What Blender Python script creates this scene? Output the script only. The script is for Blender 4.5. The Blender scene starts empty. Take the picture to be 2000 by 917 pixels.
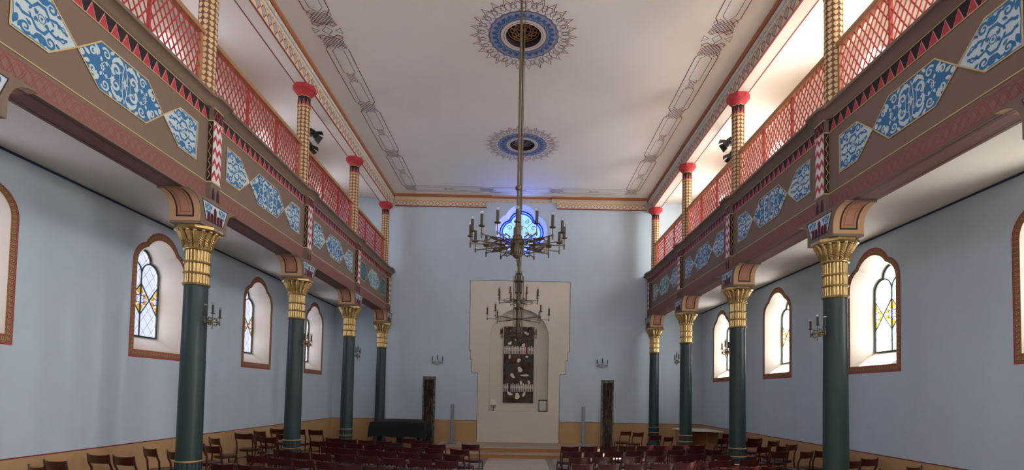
import bpy, bmesh, math, random
from math import pi, sin, cos, sqrt, atan2, radians
from mathutils import Vector, Matrix

# ---------------------------------------------------------------- camera, light, exposure
K = 1.12                      # drawing units to metres
SC = bpy.context.scene
COL = SC.collection
random.seed(7)
SC.view_settings.view_transform = 'Standard'
SC.view_settings.look = 'None'
SC.view_settings.gamma = 1.0
SC.view_settings.use_curve_mapping = False
SC.view_settings.exposure = 0.56

S = 5.892      # side wall
D = 16.6       # back wall
FR = -2.6      # wall behind the camera
ZC = 8.14      # nave ceiling
ZG = 4.498     # gallery underside
ZU = 8.05      # gallery ceiling
CX = 0.035     # middle of the back wall
WIN_Y = [-0.85, 2.3, 5.44, 8.57, 11.77, 15.0]
COL_Y = [0.67, 3.77, 6.87, 9.97, 13.07, 16.17]

cam_d = bpy.data.cameras.new('camera')
cam = bpy.data.objects.new('camera', cam_d)
COL.objects.link(cam)
cam_d.sensor_width = 36.0
cam_d.lens = 1015.649 / 2000 * 36
cam_d.shift_x = -(1018.134 - 1000) / 2000
cam_d.shift_y = (727.249 - 458.5) / 2000
cam_d.clip_start = 0.05
cam_d.clip_end = 100
_p, _y, _r = 0.04029, 0.002812, 0.0191
f0 = Vector((sin(_y) * cos(_p), cos(_y) * cos(_p), sin(_p)))
r0 = Vector((cos(_y), -sin(_y), 0)); u0 = r0.cross(f0)
rr = r0 * cos(_r) + u0 * sin(_r); uu = -r0 * sin(_r) + u0 * cos(_r)
cam.matrix_world = Matrix(((rr.x, uu.x, -f0.x, 0.06846 * K), (rr.y, uu.y, -f0.y, 0), (rr.z, uu.z, -f0.z, 1.8 * K), (0, 0, 0, 1)))
SC.camera = cam

w = bpy.data.worlds.new('world'); SC.world = w; w.use_nodes = True
w.node_tree.nodes['Background'].inputs[0].default_value = (0.75, 0.85, 1.0, 1)
w.node_tree.nodes['Background'].inputs[1].default_value = 2.6

def area(name, loc, rot, sx, sy, rad, color):
    """daylight lamp at a window opening: rad is its own radiance, some raised as fill"""
    l = bpy.data.lights.new(name, 'AREA'); l.shape = 'RECTANGLE'
    l.size = sx * K; l.size_y = sy * K
    l.energy = rad * pi * sx * sy * K * K
    l.color = color
    o = bpy.data.objects.new(name, l); COL.objects.link(o)
    o.location = Vector(loc) * K; o.rotation_euler = rot
    return o
LOW_L, LOW_R, UP_L, UP_R, REAR_FILL = 9.0, 10.0, 24.0, 36.0, 8.0
SKY = (0.86, 0.93, 1.0); WARM = (1.0, 0.95, 0.88)
for yy in WIN_Y:
    area('daylight_fill', (-S - .47, yy, 3.3), (0, -pi / 2, 0), 2.1, 1.3, LOW_L * (3.2 if yy < 3 else 1), SKY)  # windows out of view boosted to light the opposite wall
    area('daylight_fill', (S + .47, yy, 3.3), (0, pi / 2, 0), 2.1, 1.3, LOW_R * (6.0 if yy < 3 else 1), (1, .99, .97))  # unseen ones raised further, as fill for the left wall
    area('daylight_fill', (-S - .47, yy, 6.8), (0, -pi / 2, 0), 2.1, 1.3, UP_L, SKY)
    area('daylight_fill', (S + .47, yy, 6.8), (0, pi / 2, 0), 2.1, 1.3, UP_R, (.97, .98, 1))
for xx in (-2.4, 2.4):
    area('daylight_fill', (xx, FR - .3, 5.6), (pi / 2, 0, 0), 1.5, 2.6, REAR_FILL, (1, .97, .93))  # unseen rear lamps added as frontal fill on the end wall
area('daylight_fill', (CX, D + .45, 7.07), (-pi / 2, 0, 0), 1.9, 1.9, 5.0, (.9, .95, 1))

sun_d = bpy.data.lights.new('sun', 'SUN'); sun_d.energy = 34.0; sun_d.angle = radians(1.0); sun_d.color = (1, .95, .87)
sun = bpy.data.objects.new('sun', sun_d); COL.objects.link(sun); sun.location = (12, 10, 14)
sun.rotation_euler = Vector((-1, -.1, -.92)).to_track_quat('-Z', 'Y').to_euler()

# ---------------------------------------------------------------- materials
MATS = {}
def srgb(r, g, b):
    f = lambda c: (c / 255) / 12.92 if c / 255 <= .04045 else (((c / 255) + .055) / 1.055) ** 2.4
    return (f(r), f(g), f(b), 1)
def mat(name, col, rough=.7, metal=0, spec=.3, noise=None, bump=0, coat=0, scale=3.0, stretch=None):
    m = bpy.data.materials.new(name); m.use_nodes = True
    nt = m.node_tree; b = nt.nodes['Principled BSDF']
    b.inputs['Base Color'].default_value = col
    b.inputs['Roughness'].default_value = rough
    b.inputs['Metallic'].default_value = metal
    b.inputs['Specular IOR Level'].default_value = spec
    b.inputs['Coat Weight'].default_value = coat
    tc = nt.nodes.new('ShaderNodeTexCoord'); mp = nt.nodes.new('ShaderNodeMapping')
    nt.links.new(tc.outputs['Object'], mp.inputs['Vector'])
    if stretch: mp.inputs['Scale'].default_value = stretch
    if noise:
        n = nt.nodes.new('ShaderNodeTexNoise'); n.inputs['Scale'].default_value = scale
        n.inputs['Detail'].default_value = 6; n.inputs['Roughness'].default_value = .6
        nt.links.new(mp.outputs[0], n.inputs['Vector'])
        r = nt.nodes.new('ShaderNodeValToRGB')
        r.color_ramp.elements[0].position = .3; r.color_ramp.elements[1].position = .7
        r.color_ramp.elements[0].color = noise; r.color_ramp.elements[1].color = col
        nt.links.new(n.outputs['Fac'], r.inputs[0]); nt.links.new(r.outputs[0], b.inputs['Base Color'])
    if bump:
        n2 = nt.nodes.new('ShaderNodeTexNoise'); n2.inputs['Scale'].default_value = scale * 12
        n2.inputs['Detail'].default_value = 4
        nt.links.new(mp.outputs[0], n2.inputs['Vector'])
        bp = nt.nodes.new('ShaderNodeBump'); bp.inputs['Strength'].default_value = bump; bp.inputs['Distance'].default_value = .01
        nt.links.new(n2.outputs['Fac'], bp.inputs['Height']); nt.links.new(bp.outputs[0], b.inputs['Normal'])
    MATS[name] = m
    return m
def tone(c, k): return (c[0] * k, c[1] * k, c[2] * k, 1)
c = srgb(186, 203, 217)
mat('wall_blue', c, .9, noise=tone(c, .93), bump=.08, scale=1.2, stretch=(1, 1, .5))
c = srgb(211, 203, 191)
mat('cream', c, .9, noise=tone(c, .95), bump=.06, scale=1.5)
c = srgb(214, 208, 200)
mat('offwhite', c, .9, noise=tone(c, .96), bump=.05, scale=1.3)
c = srgb(228, 225, 221)
mat('ceiling', c, .95, noise=tone(c, .94), scale=.5)
c = srgb(184, 149, 108)
mat('ochre', c, .8, noise=tone(c, .93), scale=1.5)
mat('border_red', srgb(156, 80, 74), .8)
mat('frieze_cream', srgb(218, 190, 160), .8)
mat('line_red', srgb(120, 42, 40), .8)
mat('line_dark', srgb(70, 66, 66), .8)
mat('line_navy', srgb(52, 72, 104), .8)
c = srgb(116, 98, 86)
mat('gallery_brown', c, .75, noise=tone(c, .94), bump=.06, scale=2)
mat('beam_pink', srgb(128, 96, 88), .8)
mat('lattice_red_paint', srgb(136, 70, 70), .8)
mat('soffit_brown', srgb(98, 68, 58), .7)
mat('soffit_tan', srgb(160, 114, 90), .7)
mat('tan', srgb(176, 140, 106), .75)
mat('paint_black', srgb(38, 30, 34), .6)
mat('paint_red', srgb(170, 58, 66), .7)
mat('paint_pink', srgb(196, 130, 128), .7)
mat('paint_white', srgb(204, 202, 204), .7)
mat('paint_yellow', srgb(196, 160, 84), .7)
mat('gold_line', srgb(190, 166, 112), .55)
mat('paint_blue', srgb(50, 104, 148), .7)
mat('paint_pale', srgb(180, 194, 196), .7)
mat('paint_teal', srgb(70, 128, 136), .7)
mat('paint_grey', srgb(166, 164, 166), .7)
mat('paint_orange', srgb(164, 100, 64), .7)
mat('paint_ochre', srgb(176, 134, 88), .7)
mat('paint_green', srgb(56, 76, 74), .7)
mat('paint_lilac', srgb(150, 150, 184), .7)
mat('niche_dark', srgb(52, 38, 46), .8)
c = srgb(34, 56, 58)
mat('column_green', c, .42, noise=tone(c, .85), spec=.4, scale=4)
mat('gold', (0.56, 0.40, 0.18, 1), .36, metal=.9, noise=(0.34, 0.23, 0.09, 1), bump=.1, scale=6)
mat('cap_red', srgb(164, 52, 56), .6)
mat('shaft_brown', srgb(122, 84, 66), .7)
mat('shaft_cream', srgb(206, 178, 136), .7)
mat('lattice_iron', srgb(168, 64, 60), .55)
c = srgb(170, 122, 86)
mat('rail_wood', c, .5, noise=tone(c, .8), scale=5)
mat('brass_dark', srgb(92, 80, 64), .4, metal=.75, spec=.5)
mat('candle_tube', srgb(58, 46, 40), .5)
c = srgb(68, 21, 22)
mat('mahogany', c, .32, noise=tone(c, .6), spec=.5, coat=.25, scale=3, stretch=(1, 1, 8))
c = srgb(190, 184, 172)
mat('marble', c, .35, noise=tone(c, .85), spec=.4, scale=1.6)
c = srgb(158, 152, 144)
mat('floor_stone', c, .45, noise=tone(c, .88), spec=.4, scale=2)
mat('floor_grey', srgb(120, 120, 120), .45, spec=.4)
c = srgb(176, 158, 138)
mat('step_stone', c, .6, noise=tone(c, .9), scale=3)
c = srgb(178, 128, 84)
mat('step_riser', c, .6, noise=tone(c, .85), scale=2)
mat('platform', srgb(150, 118, 84), .6)
mat('lead_dark', srgb(30, 50, 44), .5)
mat('lead_thin', srgb(120, 124, 130), .5)
mat('silver', srgb(124, 140, 154), .4, metal=.35)
mat('silver_grille', srgb(130, 140, 152), .6, metal=.2)
mat('black_metal', srgb(22, 22, 24), .45)
mat('cover_black', srgb(24, 28, 30), .85)
mat('white_board', srgb(200, 196, 188), .5)
mat('steel', srgb(150, 150, 150), .3, metal=.9)
mat('candle_white', srgb(240, 238, 228), .5)
mat('paper', srgb(205, 210, 205), .8)
mat('frame_dark', srgb(48, 40, 46), .5)
mat('figure_white', srgb(222, 214, 204), .8)
mat('figure_red', srgb(180, 30, 34), .8)
mat('figure_blue', srgb(34, 44, 130), .8)
mat('wax_white', srgb(230, 228, 224), .5)
mat('lamp_lens', srgb(170, 190, 220), .2, spec=.8)

def glass(name, tint, gloss=.12):
    m = bpy.data.materials.new(name); m.use_nodes = True
    nt = m.node_tree; nt.nodes.clear()
    o = nt.nodes.new('ShaderNodeOutputMaterial'); mx = nt.nodes.new('ShaderNodeMixShader')
    t = nt.nodes.new('ShaderNodeBsdfTransparent'); g = nt.nodes.new('ShaderNodeBsdfGlossy')
    t.inputs[0].default_value = (*tint, 1); g.inputs[0].default_value = (.8, .85, .9, 1); g.inputs['Roughness'].default_value = .15
    mx.inputs[0].default_value = gloss
    nt.links.new(t.outputs[0], mx.inputs[1]); nt.links.new(g.outputs[0], mx.inputs[2]); nt.links.new(mx.outputs[0], o.inputs[0])
    MATS[name] = m
    return m
glass('pane_dim_left', (.285, .27, .31), .06)  # tint dimmed so the left windows look less bright
glass('pane_bright_right', (.80, .79, .78), .06)  # same glass, tint raised so the right windows look sunlit
glass('pane_orange', (.9, .42, .03), .06)
glass('pane_white', (1.6, 1.6, 1.6), .06)
glass('pane_blue', (.08, .07, .5), .06)
glass('pane_sky', (.17, .29, .92), .05)
glass('pane_mid', (.035, .09, .8), .05)
glass('pane_deep', (.005, .01, .25), .05)
glass('pane_glow', (.9, .9, .85), .05)
glass('bulb_glass', (.86, .88, .9), .22)

def weathered(name, c1, c2, c3, sx, sy, sz, scale=3):
    m = bpy.data.materials.new(name); m.use_nodes = True
    nt = m.node_tree; b = nt.nodes['Principled BSDF']; b.inputs['Roughness'].default_value = .85
    tc = nt.nodes.new('ShaderNodeTexCoord'); mp = nt.nodes.new('ShaderNodeMapping'); mp.inputs['Scale'].default_value = (sx, sy, sz)
    n = nt.nodes.new('ShaderNodeTexNoise'); n.inputs['Scale'].default_value = scale; n.inputs['Detail'].default_value = 7; n.inputs['Roughness'].default_value = .65
    r = nt.nodes.new('ShaderNodeValToRGB'); e = r.color_ramp.elements
    e[0].position = .38; e[0].color = c1; e[1].position = .66; e[1].color = c3
    e2 = e.new(.52); e2.color = c2
    nt.links.new(tc.outputs['Object'], mp.inputs[0]); nt.links.new(mp.outputs[0], n.inputs['Vector'])
    nt.links.new(n.outputs['Fac'], r.inputs[0]); nt.links.new(r.outputs[0], b.inputs['Base Color'])
    bp = nt.nodes.new('ShaderNodeBump'); bp.inputs['Strength'].default_value = .6; bp.inputs['Distance'].default_value = .02
    nt.links.new(n.outputs['Fac'], bp.inputs['Height']); nt.links.new(bp.outputs[0], b.inputs['Normal'])
    MATS[name] = m
weathered('old_wood', srgb(18, 16, 14), srgb(44, 38, 34), srgb(132, 112, 92), 12, 12, 1.2, 2.5)
weathered('old_frame', srgb(62, 58, 50), srgb(92, 88, 76), srgb(116, 112, 98), 3, 3, 3, 3)
mat('paint_slate', srgb(66, 76, 78), .8)
mat('plank_bounce', srgb(206, 190, 168), .6)  # unseen gallery floor, paled to bounce light up to the gallery ceiling
weathered('artwork_ground', srgb(34, 28, 26), srgb(84, 56, 44), srgb(62, 76, 80), 2.2, 2.2, 1.6, 2.2)

# ---------------------------------------------------------------- mesh helpers
class MB:
    def __init__(self): self.v = []; self.f = []; self.m = []; self.cur = 0; self.mats = []
    def mat(self, name):
        if name not in self.mats: self.mats.append(name)
        self.cur = self.mats.index(name); return self
    def face(self, pts):
        i = len(self.v); self.v += [tuple(p) for p in pts]; self.f.append(list(range(i, i + len(pts)))); self.m.append(self.cur)
    def grid(self, rows, closed=False):
        n = len(rows[0]); i = len(self.v)
        for r in rows: self.v += [tuple(p) for p in r]
        for a in range(len(rows) - 1):
            for b in range(n if closed else n - 1):
                b2 = (b + 1) % n
                self.f.append([i + a * n + b, i + a * n + b2, i + (a + 1) * n + b2, i + (a + 1) * n + b]); self.m.append(self.cur)
        return i
    def box(self, x0, x1, y0, y1, z0, z1):
        if x0 > x1: x0, x1 = x1, x0
        i = len(self.v)
        self.v += [(x0, y0, z0), (x1, y0, z0), (x1, y1, z0), (x0, y1, z0), (x0, y0, z1), (x1, y0, z1), (x1, y1, z1), (x0, y1, z1)]
        for q in ((0, 3, 2, 1), (4, 5, 6, 7), (0, 1, 5, 4), (1, 2, 6, 5), (2, 3, 7, 6), (3, 0, 4, 7)):
            self.f.append([i + k for k in q]); self.m.append(self.cur)
    def tube(self, pts, r, n=8, cap=True, square=False):
        pts = [Vector(p) for p in pts]; rs = r if isinstance(r, (list, tuple)) else [r] * len(pts)
        if square: n = 4
        rows = []; up = None
        for k, p in enumerate(pts):
            d = (pts[min(k + 1, len(pts) - 1)] - pts[max(k - 1, 0)]).normalized()
            if up is None:
                up = Vector((0, 0, 1)) if abs(d.z) < .9 else Vector((1, 0, 0))
            a = d.cross(up)
            if a.length < 1e-4: a = d.cross(Vector((0, 1, 0)))
            a.normalize(); b = a.cross(d).normalized(); up = b
            o = pi / 4 if square else 0; kk = 1.414 if square else 1
            rows.append([p + (a * cos(o + 2 * pi * j / n) + b * sin(o + 2 * pi * j / n)) * rs[k] * kk for j in range(n)])
        i = self.grid(rows, True)
        if cap:
            self.f.append([i + j for j in range(n)][::-1]); self.m.append(self.cur)
            q = i + (len(rows) - 1) * n
            self.f.append([q + j for j in range(n)]); self.m.append(self.cur)
    def lathe(self, prof, cx=0, cy=0, n=24, ph=0, cap=True):
        rows = [[(cx + r * cos(ph + 2 * pi * j / n), cy + r * sin(ph + 2 * pi * j / n), z) for j in range(n)] for r, z in prof]
        i = self.grid(rows, True)
        if cap:
            if prof[0][0] > 1e-4: self.f.append([i + j for j in range(n)][::-1]); self.m.append(self.cur)
            q = i + (len(rows) - 1) * n
            if prof[-1][0] > 1e-4: self.f.append([q + j for j in range(n)]); self.m.append(self.cur)
    def torus(self, cx, cy, z, R, r, n=32, k=8):
        rows = []
        for a in range(k + 1):
            t = 2 * pi * a / k
            rows.append([(cx + (R + r * cos(t)) * cos(2 * pi * j / n), cy + (R + r * cos(t)) * sin(2 * pi * j / n), z + r * sin(t)) for j in range(n)])
        self.grid(rows, True)
    def sphere(self, c, r, n=12, k=8, sz=1):
        self.lathe([(max(r * sin(pi * a / k), 1e-5), c[2] - r * sz * cos(pi * a / k)) for a in range(k + 1)], c[0], c[1], n, cap=False)
    def prism(self, prof, axis, a0, a1):
        """closed outline swept between a0 and a1; axis 'x': prof=(y,z); 'y': prof=(x,z); 'z': prof=(x,y)"""
        def P(u, v, a): return {'x': (a, u, v), 'y': (u, a, v), 'z': (u, v, a)}[axis]
        n = len(prof); i = len(self.v)
        self.v += [P(u, v, a0) for u, v in prof] + [P(u, v, a1) for u, v in prof]
        self.f.append(list(range(i, i + n))[::-1]); self.m.append(self.cur)
        self.f.append(list(range(i + n, i + 2 * n))); self.m.append(self.cur)
        for k in range(n):
            k2 = (k + 1) % n; self.f.append([i + k, i + k2, i + n + k2, i + n + k]); self.m.append(self.cur)
    def build(self, name, parent=None, org=None, sharp=35, smooth=True):
        me = bpy.data.meshes.new(name)
        o3 = Vector(org) if org is not None else (ORG.get(parent.name, Vector((0, 0, 0))) if parent else Vector((0, 0, 0)))
        me.from_pydata([((x - o3.x) * K, (y - o3.y) * K, (z - o3.z) * K) for x, y, z in self.v], [], self.f)
        for n in self.mats: me.materials.append(MATS[n])
        me.polygons.foreach_set('material_index', self.m)
        bm = bmesh.new(); bm.from_mesh(me); bmesh.ops.recalc_face_normals(bm, faces=bm.faces); bm.to_mesh(me); bm.free()
        if smooth:
            me.polygons.foreach_set('use_smooth', [True] * len(me.polygons)); me.set_sharp_from_angle(angle=radians(sharp))
        me.update()
        o = bpy.data.objects.new(name, me); COL.objects.link(o)
        if parent is not None: o.parent = parent
        elif org is not None: o.location = o3 * K
        ORG[o.name] = Vector(o3)
        return o
ORG = {}
def tag(o, label=None, cat=None, group=None, kind=None):
    if label: o['label'] = label
    if cat: o['category'] = cat
    if group: o['group'] = group
    if kind: o['kind'] = kind
    return o
def thing(name, loc, label=None, cat=None, group=None, kind=None, rotz=0, local=False):
    o = bpy.data.objects.new(name, None); COL.objects.link(o)
    o.empty_display_size = .1
    o.location = Vector(loc) * K; o.rotation_euler = (0, 0, rotz)
    ORG[o.name] = Vector((0, 0, 0)) if local else Vector(loc)
    return tag(o, label, cat, group, kind)
def children(o): return [c for c in bpy.data.objects if c.parent == o]
KIDS = {}
def copy_thing(root, loc, rotz=0, label=None, group=None):
    if root.name not in KIDS: KIDS[root.name] = [(c, list(children(c))) for c in children(root)]
    r = root.copy(); COL.objects.link(r); r.location = Vector(loc) * K; r.rotation_euler = (0, 0, rotz)
    for c_, gs in KIDS[root.name]:
        n = c_.copy(); COL.objects.link(n); n.parent = r
        for g in gs:
            q = g.copy(); COL.objects.link(q); q.parent = n
    if label: r['label'] = label
    if group: r['group'] = group
    return r
def part_label(o, s): o['label'] = s; return o

# painting on surfaces: fr(u, v, h) -> point
def eps(mb, h):
    mb.k = (getattr(mb, 'k', 0) + 1) % 60
    return h + mb.k * 1.6e-5
def ribbon(mb, fr, pts, w, h=.002, closed=False):
    h = eps(mb, h)
    n = len(pts)
    ws = w if isinstance(w, (list, tuple)) else [w] * n
    L = []; R = []
    for k in range(n):
        if closed: a = pts[(k - 1) % n]; b = pts[(k + 1) % n]
        else: a = pts[max(k - 1, 0)]; b = pts[min(k + 1, n - 1)]
        p = pts[k]
        d1 = (p[0] - a[0], p[1] - a[1]); d2 = (b[0] - p[0], b[1] - p[1])
        l1 = math.hypot(*d1) or 1; l2 = math.hypot(*d2) or 1
        if d1 == (0, 0): d1 = d2; l1 = l2
        if d2 == (0, 0): d2 = d1; l2 = l1
        t = (d1[0] / l1 + d2[0] / l2, d1[1] / l1 + d2[1] / l2); lt = math.hypot(*t)
        if lt < .2: t = (d2[0] / l2, d2[1] / l2); lt = 1; k_ = 1
        else: k_ = min(2 / lt, 1.8)
        nx, ny = -t[1] / lt, t[0] / lt
        hw = ws[k] * .5 * k_
        L.append(fr(p[0] + nx * hw, p[1] + ny * hw, h)); R.append(fr(p[0] - nx * hw, p[1] - ny * hw, h))
    rng = range(n) if closed else range(n - 1)
    for k in rng:
        k2 = (k + 1) % n
        mb.face([L[k], L[k2], R[k2], R[k]])
def poly(mb, fr, pts, h=.002):
    h = eps(mb, h); mb.face([fr(a, b, h) for a, b in pts])
def fan(mb, fr, c, pts, h=.002):
    h = eps(mb, h)
    for k in range(len(pts)):
        a = pts[k]; b = pts[(k + 1) % len(pts)]
        mb.face([fr(c[0], c[1], h), fr(a[0], a[1], h), fr(b[0], b[1], h)])
def ellipse(c, a, b, ang=0, n=12):
    return [(c[0] + a * cos(t) * cos(ang) - b * sin(t) * sin(ang), c[1] + a * cos(t) * sin(ang) + b * sin(t) * cos(ang)) for t in [2 * pi * k / n for k in range(n)]]
def leaf(c, ang, ln, wd, n=6):
    L = [(ln * t, wd * .5 * sin(pi * t ** .8)) for t in [k / n for k in range(n + 1)]]
    P = L + [(x, -y) for x, y in L[-2:0:-1]]
    return [(c[0] + x * cos(ang) - y * sin(ang), c[1] + x * sin(ang) + y * cos(ang)) for x, y in P]
def spiral(c, r0, r1, a0, turns, n=16):
    return [(c[0] + (r0 + (r1 - r0) * k / n) * cos(a0 + turns * 2 * pi * k / n), c[1] + (r0 + (r1 - r0) * k / n) * sin(a0 + turns * 2 * pi * k / n)) for k in range(n + 1)]
def star(c, R, r, n, ph=0): return [(c[0] + (R if k % 2 == 0 else r) * cos(ph + pi * k / n), c[1] + (R if k % 2 == 0 else r) * sin(ph + pi * k / n)) for k in range(2 * n)]

# ---------------------------------------------------------------- outlines of the trefoil windows
def arc_pts(cx, cz, r, a0, a1, n): return [(cx + r * cos(a0 + (a1 - a0) * k / n), cz + r * sin(a0 + (a1 - a0) * k / n)) for k in range(n + 1)]
def outline(hw, zb, zs, xn, zn, za, ns=7, nt=8):
    a = hw - xn; b = zn - zs; r = (a * a + b * b) / (2 * a)
    h = za - zn; R = (xn * xn + h * h) / (2 * h)
    e = atan2(b, xn - (hw - r))
    right = arc_pts(hw - r, zs, r, 0, e, ns)
    t0 = atan2(zn - (za - R), xn)
    top = arc_pts(0, za - R, R, t0, pi - t0, nt * 2)[1:-1]
    left = [(-x, z) for x, z in right[::-1]]
    return right + top + left          # from right spring to left spring; add the bottom corners
OUT = dict(hw=.655, zb=2.26, zs=3.74, xn=.392, zn=4.085, za=4.325)
INN = dict(hw=.565, zb=2.375, zs=3.72, xn=.335, zn=4.03, za=4.21)
GLS = dict(hw=.415, zb=2.62, zs=3.66, xn=.20, zn=3.872, za=4.08)
def full(d, n=7, m=8):
    up = outline(**d, ns=n, nt=m)
    return [(-d['hw'], d['zb']), (d['hw'], d['zb'])] + up

# ================================================================ THE ROOM
def side_fr(s, X=S): return lambda u, v, h: (s * (X - h), u, v)
back_fr = lambda u, v, h: (u, D - h, v)
ceil_fr = lambda u, v, h: (u, v, ZC - h)

def side_wall(s):
    mb = MB(); fr = side_fr(s)
    up = outline(**INN)[::-1]       # from left (-hw) to right (+hw)
    def seg(y0, y1, a0, a1, b0, b1, m):
        if max(b0, b1) - min(a0, a1) < 1e-4: return
        mb.mat(m).face([fr(y0, a0, 0), fr(y1, a1, 0), fr(y1, b1, 0), fr(y0, b0, 0)])
    def solid(y0, y1):
        seg(y0, y1, 0, 0, .923, .923, 'ochre'); seg(y0, y1, .923, .923, ZG, ZG, 'wall_blue'); seg(y0, y1, ZG, ZG, ZU + .15, ZU + .15, 'offwhite')
    y = FR
    for yc in WIN_Y:
        solid(y, yc - INN['hw']); y = yc + INN['hw']
        for (a, za), (b, zb) in zip(up, up[1:]):
            if b - a < 1e-5: continue
            y0, y1 = yc + a, yc + b; q = INN['zb']
            seg(y0, y1, 0, 0, .923, .923, 'ochre'); seg(y0, y1, .923, .923, q, q, 'wall_blue')
            seg(y0, y1, za, zb, ZG, ZG, 'wall_blue'); seg(y0, y1, ZG, ZG, q + 3.5, q + 3.5, 'offwhite')
            seg(y0, y1, za + 3.5, zb + 3.5, ZU + .15, ZU + .15, 'offwhite')
        a = full(INN); b = full(GLS); mb.mat('cream')
        for dz in (0, 3.5):
            mb.grid([[fr(yc + p, z + dz, 0) for p, z in a], [fr(yc + p, z + dz, -.35) for p, z in b], [fr(yc + p, z + dz, -.40) for p, z in b]], True)
    solid(y, D)
    # painted lines
    mb.mat('line_red'); ribbon(mb, fr, [(FR, .923), (D, .923)], .016)
    return mb.build('wall_left' if s < 0 else 'wall_right', org=(0, 0, 0), smooth=True)
for s in (-1, 1):
    o = side_wall(s); tag(o, 'pale blue %s side wall with ochre dado below' % ('left' if s < 0 else 'right'), 'wall', kind='structure')
    mb = MB(); fr = side_fr(s)
    mb.mat('line_navy'); mb.box(s * (S - .012), s * S, FR, D, ZG - .028, ZG - .002)
    o = mb.build('trim_%d' % (1 if s < 0 else 2), org=(0, 0, 0)); tag(o, 'thin dark blue line along top of %s side wall' % ('left' if s < 0 else 'right'), 'trim', kind='structure')

def quat(x, r=.55, o=.285):
    x = abs(x); a = o + sqrt(r * r - x * x) if x < r else 0
    b = sqrt(max(r * r - (x - o) ** 2, 0))
    return max(a, b)
QZ = 7.07
NH, NB, NS = .945, 1.235, 3.575
def niche_top(x): return NS + sqrt(max(NH * NH - x * x, 0))
cream_steps = [(1.31, 0), (1.505, 2.44), (1.555, 2.875), (1.605, 3.16)]
def back_wall():
    mb = MB(); fr = back_fr
    xs = {-S, S}
    for a, _ in cream_steps: xs |= {CX - a, CX + a}
    ns = [CX + NH * cos(pi * k / 28) for k in range(29)]; qs = [CX + .835 * cos(pi * k / 36) for k in range(37)]
    xs = sorted(set(round(x, 6) for x in list(xs) + ns + qs + [CX - NH, CX + NH]))
    xs = [x for k, x in enumerate(xs) if k == 0 or x - xs[k - 1] > 1e-5]
    def seg(x0, x1, a0, a1, b0, b1, m):
        if max(b0 - a0, b1 - a1) < 1e-5: return
        mb.mat(m).face([fr(x0, a0, 0), fr(x1, a1, 0), fr(x1, b1, 0), fr(x0, b0, 0)])
    for x0, x1 in zip(xs, xs[1:]):
        m = abs((x0 + x1) / 2 - CX); zl = None
        for a, z in cream_steps:
            if m < a: zl = z; break
        T = ZC + .02
        if zl is None:
            seg(x0, x1, 0, 0, .923, .923, 'ochre'); seg(x0, x1, .923, .923, T, T, 'wall_blue'); continue
        if zl > 0: seg(x0, x1, 0, 0, .923, .923, 'ochre'); seg(x0, x1, .923, .923, zl, zl, 'wall_blue')
        if m < NH:
            seg(x0, x1, zl, zl, NB, NB, 'cream')
            seg(x0, x1, niche_top(x0 - CX), niche_top(x1 - CX), 5.415, 5.415, 'cream')
        else: seg(x0, x1, zl, zl, 5.415, 5.415, 'cream')
        if m < .835:
            q0, q1 = quat(min(abs(x0 - CX), .835)), quat(min(abs(x1 - CX), .835))
            seg(x0, x1, 5.415, 5.415, QZ - q0, QZ - q1, 'wall_blue'); seg(x0, x1, QZ + q0, QZ + q1, T, T, 'wall_blue')
        else: seg(x0, x1, 5.415, 5.415, T, T, 'wall_blue')
    # niche
    nx = [x for x in xs if abs(x - CX) <= NH + 1e-5]
    out = [(x, niche_top(x - CX)) for x in nx]
    ring = [(CX - NH, NB)] + out + [(CX + NH, NB)]
    mb.mat('cream').grid([[fr(x, z, 0) for x, z in ring], [fr(x, z, -.30) for x, z in ring]], True)
    for x0, x1 in zip(nx, nx[1:]): mb.face([fr(x0, NB, -.3), fr(x1, NB, -.3), fr(x1, niche_top(x1 - CX), -.3), fr(x0, niche_top(x0 - CX), -.3)])
    # splayed reveal of the lobed window
    qx = [x for x in xs if abs(x - CX) <= .835 + 1e-4]
    k = .725 / .835
    for sg in (1, -1):
        a = [(x, QZ + sg * quat(x - CX)) for x in qx]
        b = [(CX + (x - CX) * k, QZ + sg * quat((x - CX) * k, .44, .285)) for x in qx]
        mb.mat('offwhite').grid([[fr(x, z, 0) for x, z in a], [fr(x, z, -.28) for x, z in b], [fr(x, z, -.36) for x, z in b]])
    # thin painted outlines
    mb.mat('line_dark')
    for sg in (-1, 1):
        P = [(CX + sg * 1.31, 0)]
        prev = 1.31
        P = [(1.31, .25), (1.31, 2.44), (1.505, 2.44), (1.505, 2.875), (1.555, 2.875), (1.555, 3.16), (1.605, 3.16), (1.605, 5.415), (0, 5.415)]
        ribbon(mb, fr, [(CX + sg * a, z) for a, z in P], .014)
        mb.mat('line_red'); ribbon(mb, fr, [(CX + sg * 1.32, .923), (sg * S, .923)], .016); mb.mat('line_dark')
    return mb.build('wall_back', org=(0, 0, 0), sharp=30)
tag(back_wall(), 'pale blue end wall with arched cream niche', 'wall', kind='structure')

mb = MB().mat('offwhite')
# wall behind the camera with two openings added to let fill light in
fxs = [-S, -3.7, -1.1, 1.1, 3.7, S]
for a, b in zip(fxs, fxs[1:]):
    if (a, b) in ((-3.7, -1.1), (1.1, 3.7)):
        for z0, z1 in ((0, 4.85), (6.35, ZC + .1)): mb.face([(a, FR, z0), (b, FR, z0), (b, FR, z1), (a, FR, z1)])
    else: mb.face([(a, FR, 0), (b, FR, 0), (b, FR, ZC + .1), (a, FR, ZC + .1)])
tag(mb.build('wall_front', org=(0, 0, 0)), 'plain plaster wall behind the viewer', 'wall', kind='structure')

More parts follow.
